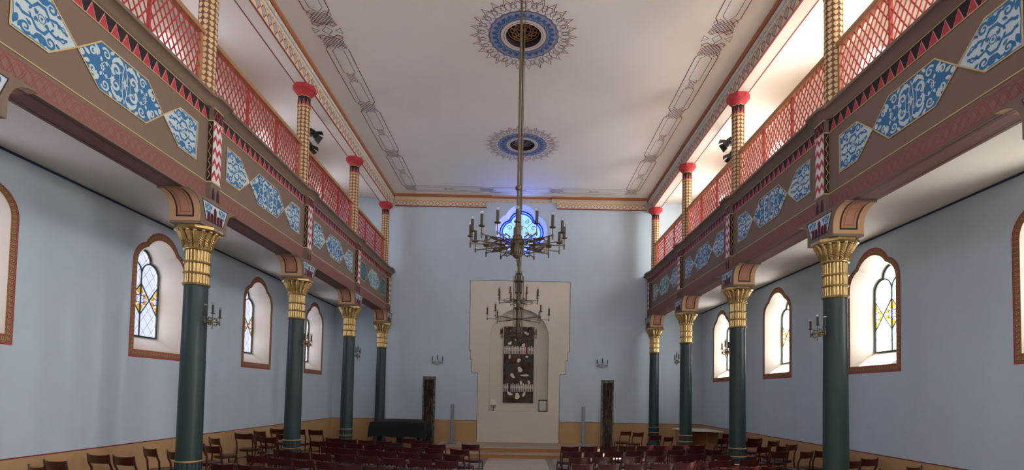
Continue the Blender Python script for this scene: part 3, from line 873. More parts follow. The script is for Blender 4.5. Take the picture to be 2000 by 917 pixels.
for s in (-1, 1):
    sd = SIDE[s]
    g = thing('gallery', (s * 4.6, 8.0, 4.3), '%s gallery with brown painted front, blue and white panels and zigzag pilasters' % sd, 'balcony')
    fr = side_fr(s, 4.12)
    mb = MB().mat('offwhite'); mb.box(s * 4.44, s * (S - .002), FR + .01, D - .003, ZG, ZG + .10)
    mb.mat('plank_bounce'); mb.box(s * 4.13, s * (S - .002), FR + .01, D - .003, 5.60, 5.66)
    mb.build('gallery_floor', g)
    mb = MB().mat('gallery_brown'); mb.box(s * 4.12, s * 4.45, FR + .01, D - .003, 4.272, 5.60)
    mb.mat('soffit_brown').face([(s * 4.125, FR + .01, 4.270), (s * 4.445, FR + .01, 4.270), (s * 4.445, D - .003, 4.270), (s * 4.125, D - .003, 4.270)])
    mb.mat('paint_black')
    for x in (4.17, 4.40): mb.face([(s * (x - .008), FR + .01, 4.268), (s * (x + .008), FR + .01, 4.268), (s * (x + .008), D - .003, 4.268), (s * (x - .008), D - .003, 4.268)])
    mb.mat('lattice_red_paint')
    for x in (4.21, 4.36): mb.face([(s * (x - .004), FR + .01, 4.268), (s * (x + .004), FR + .01, 4.268), (s * (x + .004), D - .003, 4.268), (s * (x - .004), D - .003, 4.268)])
    mb.build('parapet', g)
    # painted bands
    mb = MB(); Y0, Y1 = 3.0, D - .01
    mb.mat('gold_line')
    for z in (4.515, 5.335, 5.505): ribbon(mb, fr, [(Y0, z), (Y1, z)], .011, .008)
    mb.mat('beam_pink').face([fr(Y0, 4.285, .002), fr(Y1, 4.285, .002), fr(Y1, 4.47, .002), fr(Y0, 4.47, .002)])
    mb.mat('lattice_red_paint')
    for z in (4.468, 4.452, 4.30): ribbon(mb, fr, [(Y0, z), (Y1, z)], .006, .004)
    y = Y0
    while y < Y1 - .12:
        for o in (0, .022):
            ribbon(mb, fr, [(y + o, 4.318), (y + o + .02, 4.312), (y + o + .09, 4.436), (y + o + .11, 4.430)], .005, .004)
            ribbon(mb, fr, [(y + o, 4.430), (y + o + .02, 4.436), (y + o + .09, 4.312), (y + o + .11, 4.318)], .005, .004)
        y += .098
    mb.mat('paint_black').face([fr(Y0, 5.345, .002), fr(Y1, 5.345, .002), fr(Y1, 5.497, .002), fr(Y0, 5.497, .002)])
    for a, b in zip(COL_Y[1:], COL_Y[2:] + [None]):
        if b is None: continue
        n = 19; pw = (b - a - .26) / n
        for k in range(n):
            u = a + .13 + (k + .5) * pw
            mb.mat('paint_pink'); poly(mb, fr, [(u - pw * .42, 5.346), (u, 5.492), (u + pw * .42, 5.346)], .004)
            mb.mat('paint_red'); poly(mb, fr, [(u - pw * .34, 5.347), (u, 5.475), (u + pw * .34, 5.347)], .006)
    mb.build('painted_bands', g, smooth=False)
    # cornice that breaks forward over each pilaster
    mb = MB().mat('gallery_brown')
    prof = [(4.125, 5.50), (4.10, 5.515), (4.085, 5.54), (4.06, 5.575), (4.02, 5.60), (3.995, 5.605), (3.99, 5.635), (4.0, 5.65), (4.3, 5.665)]
    sta = [(FR + .01, 0)]
    for yc in COL_Y[1:]:
        sta += [(yc - .22, 0), (yc - .14, .055), (yc + .14, .055), (yc + .22, 0)]
    sta.append((D - .003, 0))
    mb.grid([[(s * (x - (o if x < 4.29 else 0)), y, z) for x, z in prof] for y, o in sta])
    mb.build('cornice', g, sharp=50)
    # pilasters
    pil = None
    for k, yc in enumerate(COL_Y[1:]):
        if pil is None:
            mb = MB(); mb.mat('gallery_brown'); mb.box(s * 4.052, s * 4.13, yc - .10, yc + .10, 4.272, 5.52)
            pf = side_fr(s, 4.052)
            mb.mat('paint_white').face([pf(yc - .097, 4.53, .002), pf(yc + .097, 4.53, .002), pf(yc + .097, 5.325, .002), pf(yc - .097, 5.325, .002)])
            mb.mat('paint_red'); n = 5
            for j in range(n):
                z = 4.53 + j * .159
                zz = lambda q: min(q, 5.325)
                P = [(-.097, z + .02), (-.048, z + .10), (0, z + .02), (.048, z + .10), (.097, z + .02), (.097, z + .09), (.048, z + .165), (0, z + .09), (-.048, z + .165), (-.097, z + .09)]
                for i in range(4):
                    a, b, c_, d_ = P[i], P[i + 1], P[8 - i], P[9 - i]
                    mb.face([pf(yc + q[0], zz(q[1]), .004) for q in (a, b, c_, d_)])
            for sg in (-1, 1):
                ff = lambda u, v, h: (s * (4.055 + u), yc + sg * (.10 + h), v)
                mb.mat('paint_black').face([ff(.002, 4.53, .002), ff(.063, 4.53, .002), ff(.063, 5.325, .002), ff(.002, 5.325, .002)])
                mb.mat('paint_yellow'); ribbon(mb, ff, [(.016 if j % 2 else .05, 4.55 + j * .063) for j in range(13)], .008, .004)
                mb.mat('gold_line'); mb.box(s * 4.045, s * 4.125, yc + sg * .1025, yc + sg * .108, 4.51, 4.525) if False else None
            mb.mat('gold_line')
            for z in (4.515, 5.335, 5.505): mb.box(s * 4.043, s * 4.125, yc - .109, yc + .109, z - .007, z + .007)
            mb.mat('paint_black').face([pf(yc - .1, 5.345, .002), pf(yc + .1, 5.345, .002), pf(yc + .1, 5.497, .002), pf(yc - .1, 5.497, .002)])
            mb.mat('paint_red'); ribbon(mb, pf, [(yc - .097 + .0485 * j, 5.36 if j % 2 == 0 else 5.48) for j in range(5)], .018, .005)
            mb.mat('lattice_red_paint')
            mb.mat('niche_dark')
            for q in (-.052, .052):
                P = [(-.03, 4.29), (.03, 4.29), (.03, 4.40), (.018, 4.41), (.016, 4.435), (0, 4.46), (-.016, 4.435), (-.018, 4.41), (-.03, 4.40)]
                mb.mat('lattice_red_paint'); ribbon(mb, pf, [(yc + q + a, b) for a, b in P], .010, .003, True)
                mb.mat('niche_dark'); poly(mb, pf, [(yc + q + a, b) for a, b in P], .004)
            pil = mb.build('pilaster', g); y_first = yc
        else:
            o = pil.copy(); COL.objects.link(o); o.location = Vector((0, (yc - y_first) * K, 0)) + pil.location
    # blue and white panels
    first = {}
    for k, (a, b) in enumerate(zip(COL_Y[1:], COL_Y[2:])):
        yc = (a + b) / 2; far = (k == 3)
        for kind in ('mid', 'lo', 'hi'):
            var = kind + ('far' if far else '')
            if var not in first:
                mb = MB()
                if kind == 'mid': hex_panel(mb, fr, yc, 'paint_teal' if far else 'paint_blue')
                else: pent_panel(mb, fr, yc + (.585 if kind == 'hi' else -.585), 1 if kind == 'hi' else -1, *(('paint_teal', 'paint_green') if far and s < 0 else ('paint_pale', 'paint_blue')))
                o = mb.build('painted_panel', g, smooth=False); first[var] = (o, yc)
            else:
                o0, y0 = first[var]; o = o0.copy(); COL.objects.link(o); o.location = o0.location + Vector((0, (yc - y0) * K, 0))
            if kind == 'mid': o['label'] = 'long six sided panel of blue and white scrollwork'
            elif far and s < 0: o['label'] = 'small plain green panel'
            else: o['label'] = 'small pale panel with blue scrollwork'

    # railings between the upper columns
    first_r = None
    for k, (a, b) in enumerate(zip(COL_Y[1:], COL_Y[2:])):
        lab = 'red lattice railing on the %s gallery, %s bay from the viewer' % (sd, ORD[k])
        if first_r is None:
            y0, y1 = a + .135, b - .135; X = 4.25; z0, z1 = 5.70, 6.50
            r = thing('lattice_railing', (s * X, (a + b) / 2, 5.665), lab, 'railing', 'lattice railings on the galleries')
            mb = MB().mat('rail_wood'); mb.prism([(s * (X - .045), 6.50), (s * (X - .05), 6.53), (s * (X - .035), 6.575), (s * (X + .035), 6.575), (s * (X + .05), 6.53), (s * (X + .045), 6.50)], 'y', y0 - .02, y1 + .02)
            mb.mat('paint_ochre')
            yy = y0
            while yy < y1: mb.box(s * (X - .052), s * (X - .045), yy, yy + .025, 6.525, 6.545); yy += .05
            mb.build('top_rail', r)
            mb = MB().mat('lattice_iron'); mb.box(s * (X - .015), s * (X + .015), y0, y1, 5.675, 5.70); mb.build('bottom_rail', r)
            for q, wd in ((y0, .02), (y0 + (y1 - y0) / 3, .011), (y0 + 2 * (y1 - y0) / 3, .011), (y1, .02)):
                mb = MB().mat('lattice_iron' if wd < .015 else 'rail_wood'); mb.box(s * (X - .02), s * (X + .02), q - wd, q + wd, 5.665, 6.50); mb.build('post', r)
            mb = MB().mat('lattice_iron'); px, slope = .108, 1.62
            for sg in (-1, 1):
                kk = -20
                while kk < 60:
                    yb = y0 + kk * px; H = z1 - z0
                    pts = []
                    ya, yb2 = yb, yb + sg * H / slope
                    # clip to the frame
                    t0, t1 = 0.0, 1.0
                    dy = yb2 - ya
                    for lim, sgn in ((y0, 1), (y1, -1)):
                        va = (ya - lim) * sgn; vb = (yb2 - lim) * sgn
                        if va < 0 and vb < 0: t0 = 2; break
                        if va < 0: t0 = max(t0, va / (va - vb))
                        elif vb < 0: t1 = min(t1, va / (va - vb))
                    if t1 - t0 > .02:
                        mb.tube([(s * (X + .006 * sg), ya + dy * t0, z0 + H * t0), (s * (X + .006 * sg), ya + dy * t1, z0 + H * t1)], .0058, square=True, cap=False)
                    kk += 1
            mb.build('lattice', r, smooth=False); first_r = (r, a)
        else: copy_thing(first_r[0], (s * 4.25, (a + b) / 2, 5.665), label=lab)

    # upper columns
    uc = None
    for k, yc in enumerate(COL_Y[2:]):
        lab = 'slender gallery column with brown and cream scale pattern, %s on the %s gallery' % (ORD[k] + ('' if k == 0 else ' from the viewer'), sd)
        if uc is None:
            uc = thing('upper_column', (s * 4.25, yc, 5.665), lab, 'column', 'upper gallery columns', local=True)
            H = 7.70 - 5.665; r = .117
            mb = MB().mat('shaft_brown'); mb.lathe([(r + .012, 0), (r + .012, .03), (r, .05), (r - .006, 1.62)], n=30)
            mb.mat('shaft_cream')
            for j in range(21):
                z = .06 + j * .077
                for i in range(10):
                    an = 2 * pi * i / 10
                    cf = lambda u, v, h: ((r + h) * cos(an + u / r), (r + h) * sin(an + u / r), z + v)
                    P = [(-.008, 0), (-.020, .018), (-.031, .036), (-.027, .052), (-.010, .066), (0, .060)]
                    P = P + [(-x, y) for x, y in P[-2::-1]]
                    c0 = (0, .035)
                    fan(mb, cf, c0, P, .0022)
            mb.build('shaft', uc)
            mb = MB().mat('paint_black'); mb.lathe([(r - .004, 1.63), (r - .002, 1.84)], n=30)
            for i in range(10):
                an = 2 * pi * i / 10; cf = lambda u, v, h: ((r + h) * cos(an + u / r), (r + h) * sin(an + u / r), v)
                mb.mat('paint_pink'); poly(mb, cf, [(-.032, 1.64), (0, 1.78), (.032, 1.64)], .002)
                mb.mat('paint_red'); poly(mb, cf, [(-.024, 1.64), (0, 1.765), (.024, 1.64)], .004)
            mb.mat('paint_yellow'); mb.torus(0, 0, 1.625, r + .003, .010)
            ribbon(mb, lambda u, v, h: ((r + h) * cos(u), (r + h) * sin(u), v), [(2 * pi * j / 20, 1.815 + (.022 if j % 2 else 0)) for j in range(21)], .012, .003)
            mb.mat('paint_black')
            mb.build('neck', uc)
            mb = MB().mat('cap_red'); mb.lathe([(.115, 1.825), (.13, 1.86), (.165, 1.90), (.20, 1.94), (.215, 1.95), (.215, 2.034)], n=8, ph=pi / 8)
            mb.build('capital', uc)
        else: copy_thing(uc, (s * 4.25, yc, 5.665), label=lab)

    # lower columns
    lc = None
    for k, yc in enumerate([3.77] + COL_Y[2:]):
        lab = 'dark green column with gilded palm capital under the %s gallery, %s' % (sd, ('just outside the picture, only its bracket in view', 'nearest in view', 'second from the viewer', 'third from the viewer', 'farthest, beside the end wall')[k])
        if lc is None:
            lc = thing('column', (s * 4.25, yc, 0), lab, 'column', 'green columns carrying the galleries', local=True)
            mb = MB().mat('column_green')
            mb.lathe([(.152, .84), (.150, 1.6), (.141, 3.16)], n=36, cap=False)
            n = 16                         # fluted foot
            for za, zb in ((.545, .69), (.69, .84)):
                rows = []
                for z in (za, zb):
                    rows.append([((.148 + .010 * abs(sin(n * pi * j / 96))) * cos(2 * pi * j / 96), (.148 + .010 * abs(sin(n * pi * j / 96))) * sin(2 * pi * j / 96), z) for j in range(96)])
                mb.grid(rows, True)
            mb.build('shaft', lc)
            mb = MB().mat('column_green'); mb.lathe([(.24, 0), (.24, .10), (.225, .24), (.215, .27), (.19, .33), (.165, .42), (.15, .50), (.148, .55)], n=8, ph=pi / 8); mb.build('base', lc)
            for z in (.84, .69, .545):
                mb = MB().mat('gold'); mb.torus(0, 0, z, .156, .014, 36, 8); mb.build('ring', lc)
            mb = MB().mat('gold'); mb.lathe([(.126, 3.15), (.124, 3.62), (.135, 3.66), (.16, 3.74), (.215, 3.83)], n=32)
            for z, R_, q in ((3.155, .150, .017), (3.30, .150, .014), (3.445, .150, .014), (3.62, .156, .017)): mb.torus(0, 0, z, R_, q, 32, 8)
            for i in range(20):
                a = 2 * pi * i / 20; c_, d_ = cos(a), sin(a)
                mb.tube([(.130 * c_, .130 * d_, 3.16), (.130 * c_, .130 * d_, 3.62)], .016, 8)
            for i in range(16):
                a = 2 * pi * i / 16; c_, d_ = cos(a), sin(a)
                mb.tube([(.138 * c_, .138 * d_, 3.635), (.158 * c_, .158 * d_, 3.72), (.195 * c_, .195 * d_, 3.79), (.225 * c_, .225 * d_, 3.835)], [.022, .027, .032, .026], 8)
                mb.sphere((.236 * c_, .236 * d_, 3.838), .024, 8, 6)
                tx, ty = -d_, c_
                for j in range(6):          # palm leaflets
                    t = j / 5; R_ = .160 + .05 * t ** 1.4; z = 3.655 + .14 * t
                    for sg in (-1, 1):
                        mb.tube([((R_ + .018) * c_, (R_ + .018) * d_, z), ((R_ + .008) * c_ + sg * tx * .032, (R_ + .008) * d_ + sg * ty * .032, z + .032)], [.008, .004], 5)
            mb.lathe([(.255, 3.84), (.285, 3.865), (.285, 3.90)], n=8, ph=pi / 8)
            mb.build('capital', lc)
            # bracket
            P = [(-.29, 3.90), (.29, 3.90), (.29, 4.03)]
            P += [(.50 - .21 * cos(t), 4.03 + .22 * sin(t)) for t in [pi / 2 * j / 8 for j in range(1, 9)]]
            P += [(.54, 4.25), (.54, 4.270)]
            P += [(-x, z) for x, z in P[:1:-1]]
            mb = MB().mat('gallery_brown')
            # cut the hollow outline into columns so every piece is convex
            xo = (-s) * .205; xi = s * .20
            x0_, x1_ = min(xo, xi), max(xo, xi)
            mb.box(x0_, x1_, -.29, .29, 3.90, 4.270)
            rt = [(.29, 4.03)] + [(.50 - .21 * cos(t), 4.03 + .22 * sin(t)) for t in [pi / 2 * j / 8 for j in range(1, 9)]] + [(.54, 4.25)]
            for sg in (-1, 1):
                mb.grid([[(x0_, sg * y, z) for y, z in rt], [(x1_, sg * y, z) for y, z in rt]])
                for xx in (x0_, x1_):
                    mb.grid([[(xx, sg * y, z) for y, z in rt], [(xx, sg * y, 4.270) for y, z in rt]])
                mb.face([(x0_, sg * .54, 4.25), (x1_, sg * .54, 4.25), (x1_, sg * .54, 4.270), (x0_, sg * .54, 4.270)])
            br = mb.build('bracket', lc)
            # framed paint on the two curved faces
            for sg in (-1, 1):
                path = [(.29, 3.93), (.29, 4.03)] + rt[1:]
                m = MB(); L = [0]
                for p, q in zip(path, path[1:]): L.append(L[-1] + math.hypot(q[0] - p[0], q[1] - p[1]))
                def cf(u, v, h):
                    v = max(0, min(v, L[-1] - 1e-6)); i = 0
                    while L[i + 1] < v: i += 1
                    f = (v - L[i]) / (L[i + 1] - L[i]); p, q = path[i], path[i + 1]
                    y = p[0] + (q[0] - p[0]) * f; z = p[1] + (q[1] - p[1]) * f
                    dx, dz = (q[0] - p[0]) / (L[i + 1] - L[i]), (q[1] - p[1]) / (L[i + 1] - L[i])
                    return (u, sg * (y + dz * h), z - dx * h)
                T = L[-1]
                vs = [T * j / 14 for j in range(15)]
                m.mat('tan').grid([[cf(-.198, v, .002) for v in vs], [cf(.198, v, .002) for v in vs]])
                v2 = [.06 + (T - .06) * j / 14 for j in range(15)]
                m.mat('soffit_tan').grid([[cf(-.10, v, .003) for v in v2], [cf(.10, v, .003) for v in v2]])
                m.mat('paint_black'); ribbon(m, cf, [(-.105, v) for v in v2[::-1]] + [(.105, v) for v in v2], .022, .004)
                m.mat('lattice_red_paint')
                v3 = [.11 + (T - .11) * j / 16 for j in range(17)]
                ribbon(m, cf, [(-.055 - .010 * (j % 4 == 0), v) for j, v in list(enumerate(v3))[::-1]] + [(.055 + .010 * (j % 4 == 0), v) for j, v in enumerate(v3)], .008, .005)
                m.build('painted_frame', br, smooth=False)
            # blue trapezoid with battlements, on the nave side
            xf = (-s) * .205
            tf = lambda u, v, h: (xf + (-s) * h, u, v)
            m = MB().mat('paint_pale'); poly(m, tf, [(-.28, 4.22), (.28, 4.22), (.19, 3.985), (-.19, 3.985)], .003)
            m.mat('niche_dark'); ribbon(m, tf, [(-.28, 4.22), (.28, 4.22), (.235, 4.10), (.19, 3.985), (-.19, 3.985), (-.235, 4.10)], .010, .006, True)
            m.mat('paint_blue')
            for q in (-.15, .15):
                ribbon(m, tf, spiral((q, 4.15), .045, .01, 0, 1.3, 12), .014, .005); poly(m, tf, leaf((q - .07, 4.2), -1.2, .08, .03), .005); poly(m, tf, leaf((q + .07, 4.2), -1.9, .08, .03), .005)
                ribbon(m, tf, ellipse((q, 4.15), .06, .05, 0, 10), .006, .005, True)
                poly(m, tf, leaf((q, 4.09), 0, .07, .03), .005); poly(m, tf, leaf((q, 4.09), pi, .07, .03), .005)
            for q, hgt in ((-.14, .08), (-.07, .08), (0, .165), (.07, .08), (.14, .08)):
                for mm, ww, hh in (('paint_red', .034, .005), ('niche_dark', .026, .006)):
                    e = .004 if mm == 'paint_red' else 0
                    m.mat(mm); poly(m, tf, [(q - ww, 3.99), (q + ww, 3.99), (q + ww, 3.99 + hgt), (q + ww * .6, 4.01 + hgt + e), (q, 4.02 + hgt + e), (q - ww * .6, 4.01 + hgt + e), (q - ww, 3.99 + hgt)], hh)
            m.build('painted_panel', br, smooth=False)
        else: copy_thing(lc, (s * 4.25, yc, 0), label=lab)

# ================================================================ LAMPS
def candle(parent, x, y, z, h=.105, drop=.07):
    """drip pan, tube, bulb; z is the pan; returns the candle part"""
    mb = MB().mat('brass_dark'); mb.lathe([(.012, z - .012), (.028, z - .006), (.030, z), (.012, z + .002)], x, y, 14)
    mb.tube([(x, y, z - drop - .035), (x, y, z)], .0045, 8)
    mb.lathe([(.001, z - drop - .045), (.007, z - drop - .04), (.007, z - drop - .02)], x, y, 8)
    mb.mat('candle_tube'); mb.lathe([(.0135, z), (.0135, z + h)], x, y, 14)
    c_ = mb.build('candle', parent)
    mb = MB().mat('bulb_glass'); mb.sphere((x, y, z + h + .018), .021, 12, 8); b = mb.build('bulb', c_)
    return c_
def arm_poly(a0, a1, wd, flip):
    L = a1 - a0
    return [(a0 + L * t, flip * wd * q) for t, q in ((.18, 0), (.18, .5), (.34, .5), (.34, 1), (.66, 1), (.66, .5), (.82, .5), (.82, 0))]
def arm(parent, ang, r0, r1, z, wd=.045, flat=False, th=.0042):
    mb = MB().mat('brass_dark'); c_, s_ = cos(ang), sin(ang)
    mb.tube([(r0 * c_, r0 * s_, z), (r1 * c_, r1 * s_, z)], th, square=True)
    for fl in (-1, 1):
        P = arm_poly(r0, r1 * .86, wd, fl)
        for (a, b), (c2, d) in zip(P, P[1:]):
            if flat: mb.tube([(a * c_ - b * s_, a * s_ + b * c_, z), (c2 * c_ - d * s_, c2 * s_ + d * c_, z)], th * .9, square=True)
            else: mb.tube([(a * c_, a * s_, z + b), (c2 * c_, c2 * s_, z + d)], th * .9, square=True)
    mb.lathe([(.009, z - .012), (.009, z + .012)], r1 * c_, r1 * s_, 8)
    return mb.build('arm', parent)
def small_chandelier(loc, label):
    t = thing('chandelier', loc, label, 'chandelier', local=True)
    T = ZC + .2 - loc[2]
    mb = MB().mat('brass_dark'); mb.tube([(0, 0, .12), (0, 0, T)], .0135, 10); mb.tube([(.035, 0, .30), (.035, 0, T)], .004, 6)
    mb.sphere((0, 0, .55), .03, 12, 8); mb.build('rod', t)
    mb = MB().mat('brass_dark')
    mb.lathe([(.014, -.135), (.03, -.125), (.044, -.11), (.044, -.09), (.055, -.08), (.055, .02), (.046, .04), (.046, .07), (.038, .09), (.038, .16), (.022, .175), (.018, .30)], n=20)
    mb.tube([(0, 0, -.165), (0, 0, -.13)], .007, 8)
    for k in range(16):
        a = 2 * pi * k / 16; mb.tube([(.058 * cos(a), .058 * sin(a), -.10), (.058 * cos(a), .058 * sin(a), .05)], .0065, 6)
    mb.build('hub', t)
    mb = MB().mat('brass_dark'); mb.torus(0, 0, -.02, .25, .006, 48, 6); mb.build('ring', t)
    for k in range(16):
        a = 2 * pi * k / 16
        arm(t, a, .07, .45, 0 if k % 2 == 0 else -.012, .038, flat=(k % 2 == 0))
        candle(t, .45 * cos(a), .45 * sin(a), .075)
    return t
c1 = small_chandelier((.02, 4.93, 3.225), 'sixteen candle brass chandelier hanging nearest the viewer')
c3 = copy_thing(c1, (.02, 13.05, 3.225), label='brass chandelier hanging farthest away, in front of the niche artwork'); c3.rotation_euler.z = .1
t = thing('chandelier', (.02, 8.99, 2.80), 'tall two tier brass chandelier with bundled posts, in the middle of the nave', 'chandelier', local=True)
mb = MB().mat('brass_dark'); mb.tube([(0, 0, 1.2), (0, 0, ZC + .2 - 2.8)], .0135, 10); mb.build('rod', t)
mb = MB().mat('brass_dark')
mb.lathe([(.012, -.03), (.03, 0), (.04, .02), (.04, 1.05), (.03, 1.10), (.024, 1.20), (.038, 1.235), (.040, 1.28), (.028, 1.31), (.014, 1.33)], n=18)
for z, R_ in ((1.08, .056), (.95, .084), (.60, .084), (.29, .084), (.05, .084), (.48, .084), (.75, .06)): mb.lathe([(R_, z - .008), (R_ + .006, z), (R_, z + .008)], n=24)
mb.build('hub', t)
for k in range(8):
    a = 2 * pi * k / 8; mb = MB().mat('brass_dark'); mb.tube([(.084 * cos(a), .084 * sin(a), .02), (.084 * cos(a), .084 * sin(a), 1.03)], .0065, 6)
    mb.sphere((.084 * cos(a), .084 * sin(a), 1.035), .010, 8, 6)
    a += pi / 8; mb.tube([(.056 * cos(a), .056 * sin(a), .75), (.056 * cos(a), .056 * sin(a), 1.13)], .006, 6); mb.build('post', t)
for k in range(8):
    a = 2 * pi * k / 8
    arm(t, a, .08, .535, .29, .035, flat=(k % 2 == 1)); candle(t, .535 * cos(a), .535 * sin(a), .375)
    a += pi / 8
    arm(t, a, .08, .36, .60, .035, flat=(k % 2 == 1)); candle(t, .36 * cos(a), .36 * sin(a), .685)

def sconce(loc, rotz, label):
    """three candles in a row along local x, standing off along -y"""
    t = thing('wall_sconce', loc, label, 'wall lamp', 'three candle wall sconces', rotz=rotz, local=True)
    mb = MB().mat('gold'); mb.prism([(.022 * cos(2 * pi * k / 12), .022 * sin(2 * pi * k / 12)) for k in range(12)], 'y', -.10, .0); mb.build('mount', t)
    mb = MB().mat('brass_dark')
    mb.tube([(-.165, -.09, 0), (.165, -.09, 0)], .006, square=True)
    for sx in (-1, 1):
        for fl in (-1, 1):
            P = [(sx * a, -.09, fl * b) for a, b in ((.03, .012), (.03, .024), (.06, .024), (.06, .045), (0, .045))]
            P2 = [(sx * a, -.09, fl * b) for a, b in ((.06, .024), (.095, .024), (.095, .045), (.0, .045))]
            Q = [(sx * a, -.09, fl * b) for a, b in ((.035, .028), (.035, .048), (.085, .048), (.085, .022), (.13, .022), (.13, 0))]
            mb.tube(Q, .005, square=True)
        mb.lathe([(.009, -.012), (.009, .012)], sx * .165, -.09, 8)
    mb.tube([(0, -.09, -.10), (0, -.09, .05)], .006, 8)
    mb.build('arm', t)
    candle(t, -.165, -.09, .075); candle(t, .165, -.09, .075); candle(t, 0, -.09, .115)
    return t
SCZ = 2.675
first = sconce((-4.25 + .145, 6.87, SCZ), pi / 2, 'candle sconce on the nearest left green column')
# local -y must face the nave
for s in (-1, 1):
    for k, yc in enumerate(COL_Y[2:5]):
        rz = (pi / 2) if s < 0 else (-pi / 2)
        lab = 'candle sconce on the %s green column of the %s row' % (('nearest', 'second', 'third')[k], SIDE[s])
        loc = (s * (4.25 - .145), yc, SCZ)
        if s < 0 and k == 0: continue
        copy_thing(first, loc, rz, lab)
copy_thing(first, (-2.56, D, 2.74), 0, 'candle sconce on the end wall left of the niche')
copy_thing(first, (2.69, D, 2.74), 0, 'candle sconce on the end wall right of the niche')

# stage lights on the galleries
for s in (-1, 1):
    sd = SIDE[s]
    base = (s * 4.66, 11.25, 5.672)
    t = thing('lamp_stand', base, 'black stand holding two stage lights on the %s gallery' % sd, 'stand')
    mb = MB().mat('black_metal'); bx, by, bz = base
    mb.tube([(bx, by, bz), (bx, by, bz + 1.62)], .015, 8); mb.build('pole', t)
    for k in range(3):
        a = 2 * pi * k / 3 + .4; m2 = MB().mat('black_metal'); m2.tube([(bx, by, bz + .35), (bx + .3 * cos(a), by + .3 * sin(a), bz + .012)], .010, 6); m2.build('leg', t)
    mb = MB().mat('black_metal'); mb.tube([(bx, by - .12, bz + 1.46), (bx, by + .02, bz + 1.46)], .014, 8); mb.build('crossbar', t)
    for nm, c_, aim, lab in (('upper', (bx - s * .06, by + .02, bz + 1.77), Vector((-s * .8, .15, -.5)), 'black stage light with open flaps, upper of two on the %s gallery'),
                             ('lower', (bx - s * .06, by - .20, bz + 1.40), Vector((-s * .55, .2, -.8)), 'black stage light with shiny lens housing, lower of two on the %s gallery')):
        L = thing('stage_light', c_, lab % sd, 'spotlight')
        d = aim.normalized(); e1 = d.cross(Vector((0, 0, 1))).normalized(); e2 = e1.cross(d).normalized(); c0 = Vector(c_)
        m = MB().mat('black_metal')
        m.tube([c0 - d * .12, c0 - d * .10, c0 + d * .07], [.05, .075, .08], 16)
        for q in (-.06, -.03, 0): m.tube([c0 + d * q, c0 + d * (q + .01)], .086, 16)
        m.build('housing', L)
        m = MB().mat('lamp_lens'); m.tube([c0 + d * .068, c0 + d * .078], [.066, .05], 16); m.build('lens', L)
        for a1, a2 in ((e1, e2), (e2, e1), (-e1, e2), (-e2, e1)):
            m = MB().mat('black_metal'); p = c0 + d * .07 + a1 * .075; q = c0 + d * .17 + a1 * .13
            m.face([p - a2 * .07, p + a2 * .07, q + a2 * .10, q - a2 * .10]); m.face([p - a2 * .07 + a1 * .003, p + a2 * .07 + a1 * .003, q + a2 * .10 + a1 * .003, q - a2 * .10 + a1 * .003]); m.build('barn_door', L, smooth=False)
        m = MB().mat('silver'); m.tube([c0 + e1 * .088, c0 + e1 * .09 - d * .09 - e2 * .09, c0 - e1 * .09 - d * .09 - e2 * .09, c0 - e1 * .088], .008, 6); m.build('yoke', L)

# ================================================================ THE END WALL
niche_y = D + .30
t = thing('wall_art', (CX - .01, niche_y, 1.50), 'tall dark textile artwork with rows of small white figures, hung in the arched niche', 'artwork')
x0, x1, z0, z1 = CX - .505, CX + .48, 1.50, 3.98; zm = (z0 + z1) / 2
m = MB().mat('artwork_ground'); m.box(x0, x1, niche_y - .035, niche_y - .003, z0, zm - .004); m.box(x0, x1, niche_y - .035, niche_y - .003, zm + .004, z1); af = lambda u, v, h: (x0 + u, niche_y - .035 - h, z0 + v)
W_ = x1 - x0
rnd = random.Random(3)
def blob(c_, r, sx=1.0, ang=0):
    ph = [rnd.uniform(0, 6.3) for _ in range(3)]
    P = []
    for k in range(22):
        a = 2 * pi * k / 22; q = r * (1 + .22 * sin(2 * a + ph[0]) + .12 * sin(3 * a + ph[1]))
        x, y = q * sx * cos(a), q * sin(a); P.append((min(max(c_[0] + x * cos(ang) - y * sin(ang), .01), W_ - .01), c_[1] + x * sin(ang) + y * cos(ang)))
    fan(m, af, c_, P, .003)
for mm, L in (('paint_slate', [((.1, .45), .10, 1.5, .4), ((.8, .2), .1, .8, .2), ((.15, 2.0), .12, .8, 0), ((.85, 1.9), .13, .9, 0), ((.82, 1.45), .10, 1.4, .5), ((.13, 1.15), .09, 1.2, 1), ((.84, .85), .08, 1.5, 1)]),
              ('figure_white', [((.20, 1.93), .055, 1, 0), ((.40, 2.05), .045, .9, 0), ((.74, 2.27), .055, 1.2, 0), ((.64, 1.88), .05, 1.2, 2.2), ((.20, 1.49), .055, .7, 0), ((.50, 1.38), .055, 1.2, 0), ((.76, 1.5), .04, 1, 0), ((.54, 1.08), .075, 1.15, 0),
                                ((.30, .88), .06, 1.3, -.6), ((.70, .90), .028, 5.0, .1), ((.22, .30), .045, 2.2, -.7), ((.47, .22), .085, 1.1, -.4), ((.68, .28), .04, 2, .8), ((.58, .66), .05, 1, 0), ((.84, .68), .05, .9, 0)])):
    m.mat(mm)
    for a in L: blob(*a)
canvas = m.build('canvas', t, smooth=False)
def figure(m, u, v, h):
    w_ = h * .19
    poly(m, af, ellipse((u, v + h * .92), h * .075, h * .085, 0, 8), .007)
    P = [(-.5, .78), (-.15, .84), (.15, .84), (.5, .78), (.62, .45), (.45, .40), (.38, .62), (.34, .42), (.38, 0), (.10, 0), (0, .40), (-.10, 0), (-.38, 0), (-.34, .42), (-.38, .62), (-.45, .40), (-.62, .45)]
    fan(m, af, (u, v + h * .55), [(u + a * w_ * .8, v + b * h) for a, b in P], .006)
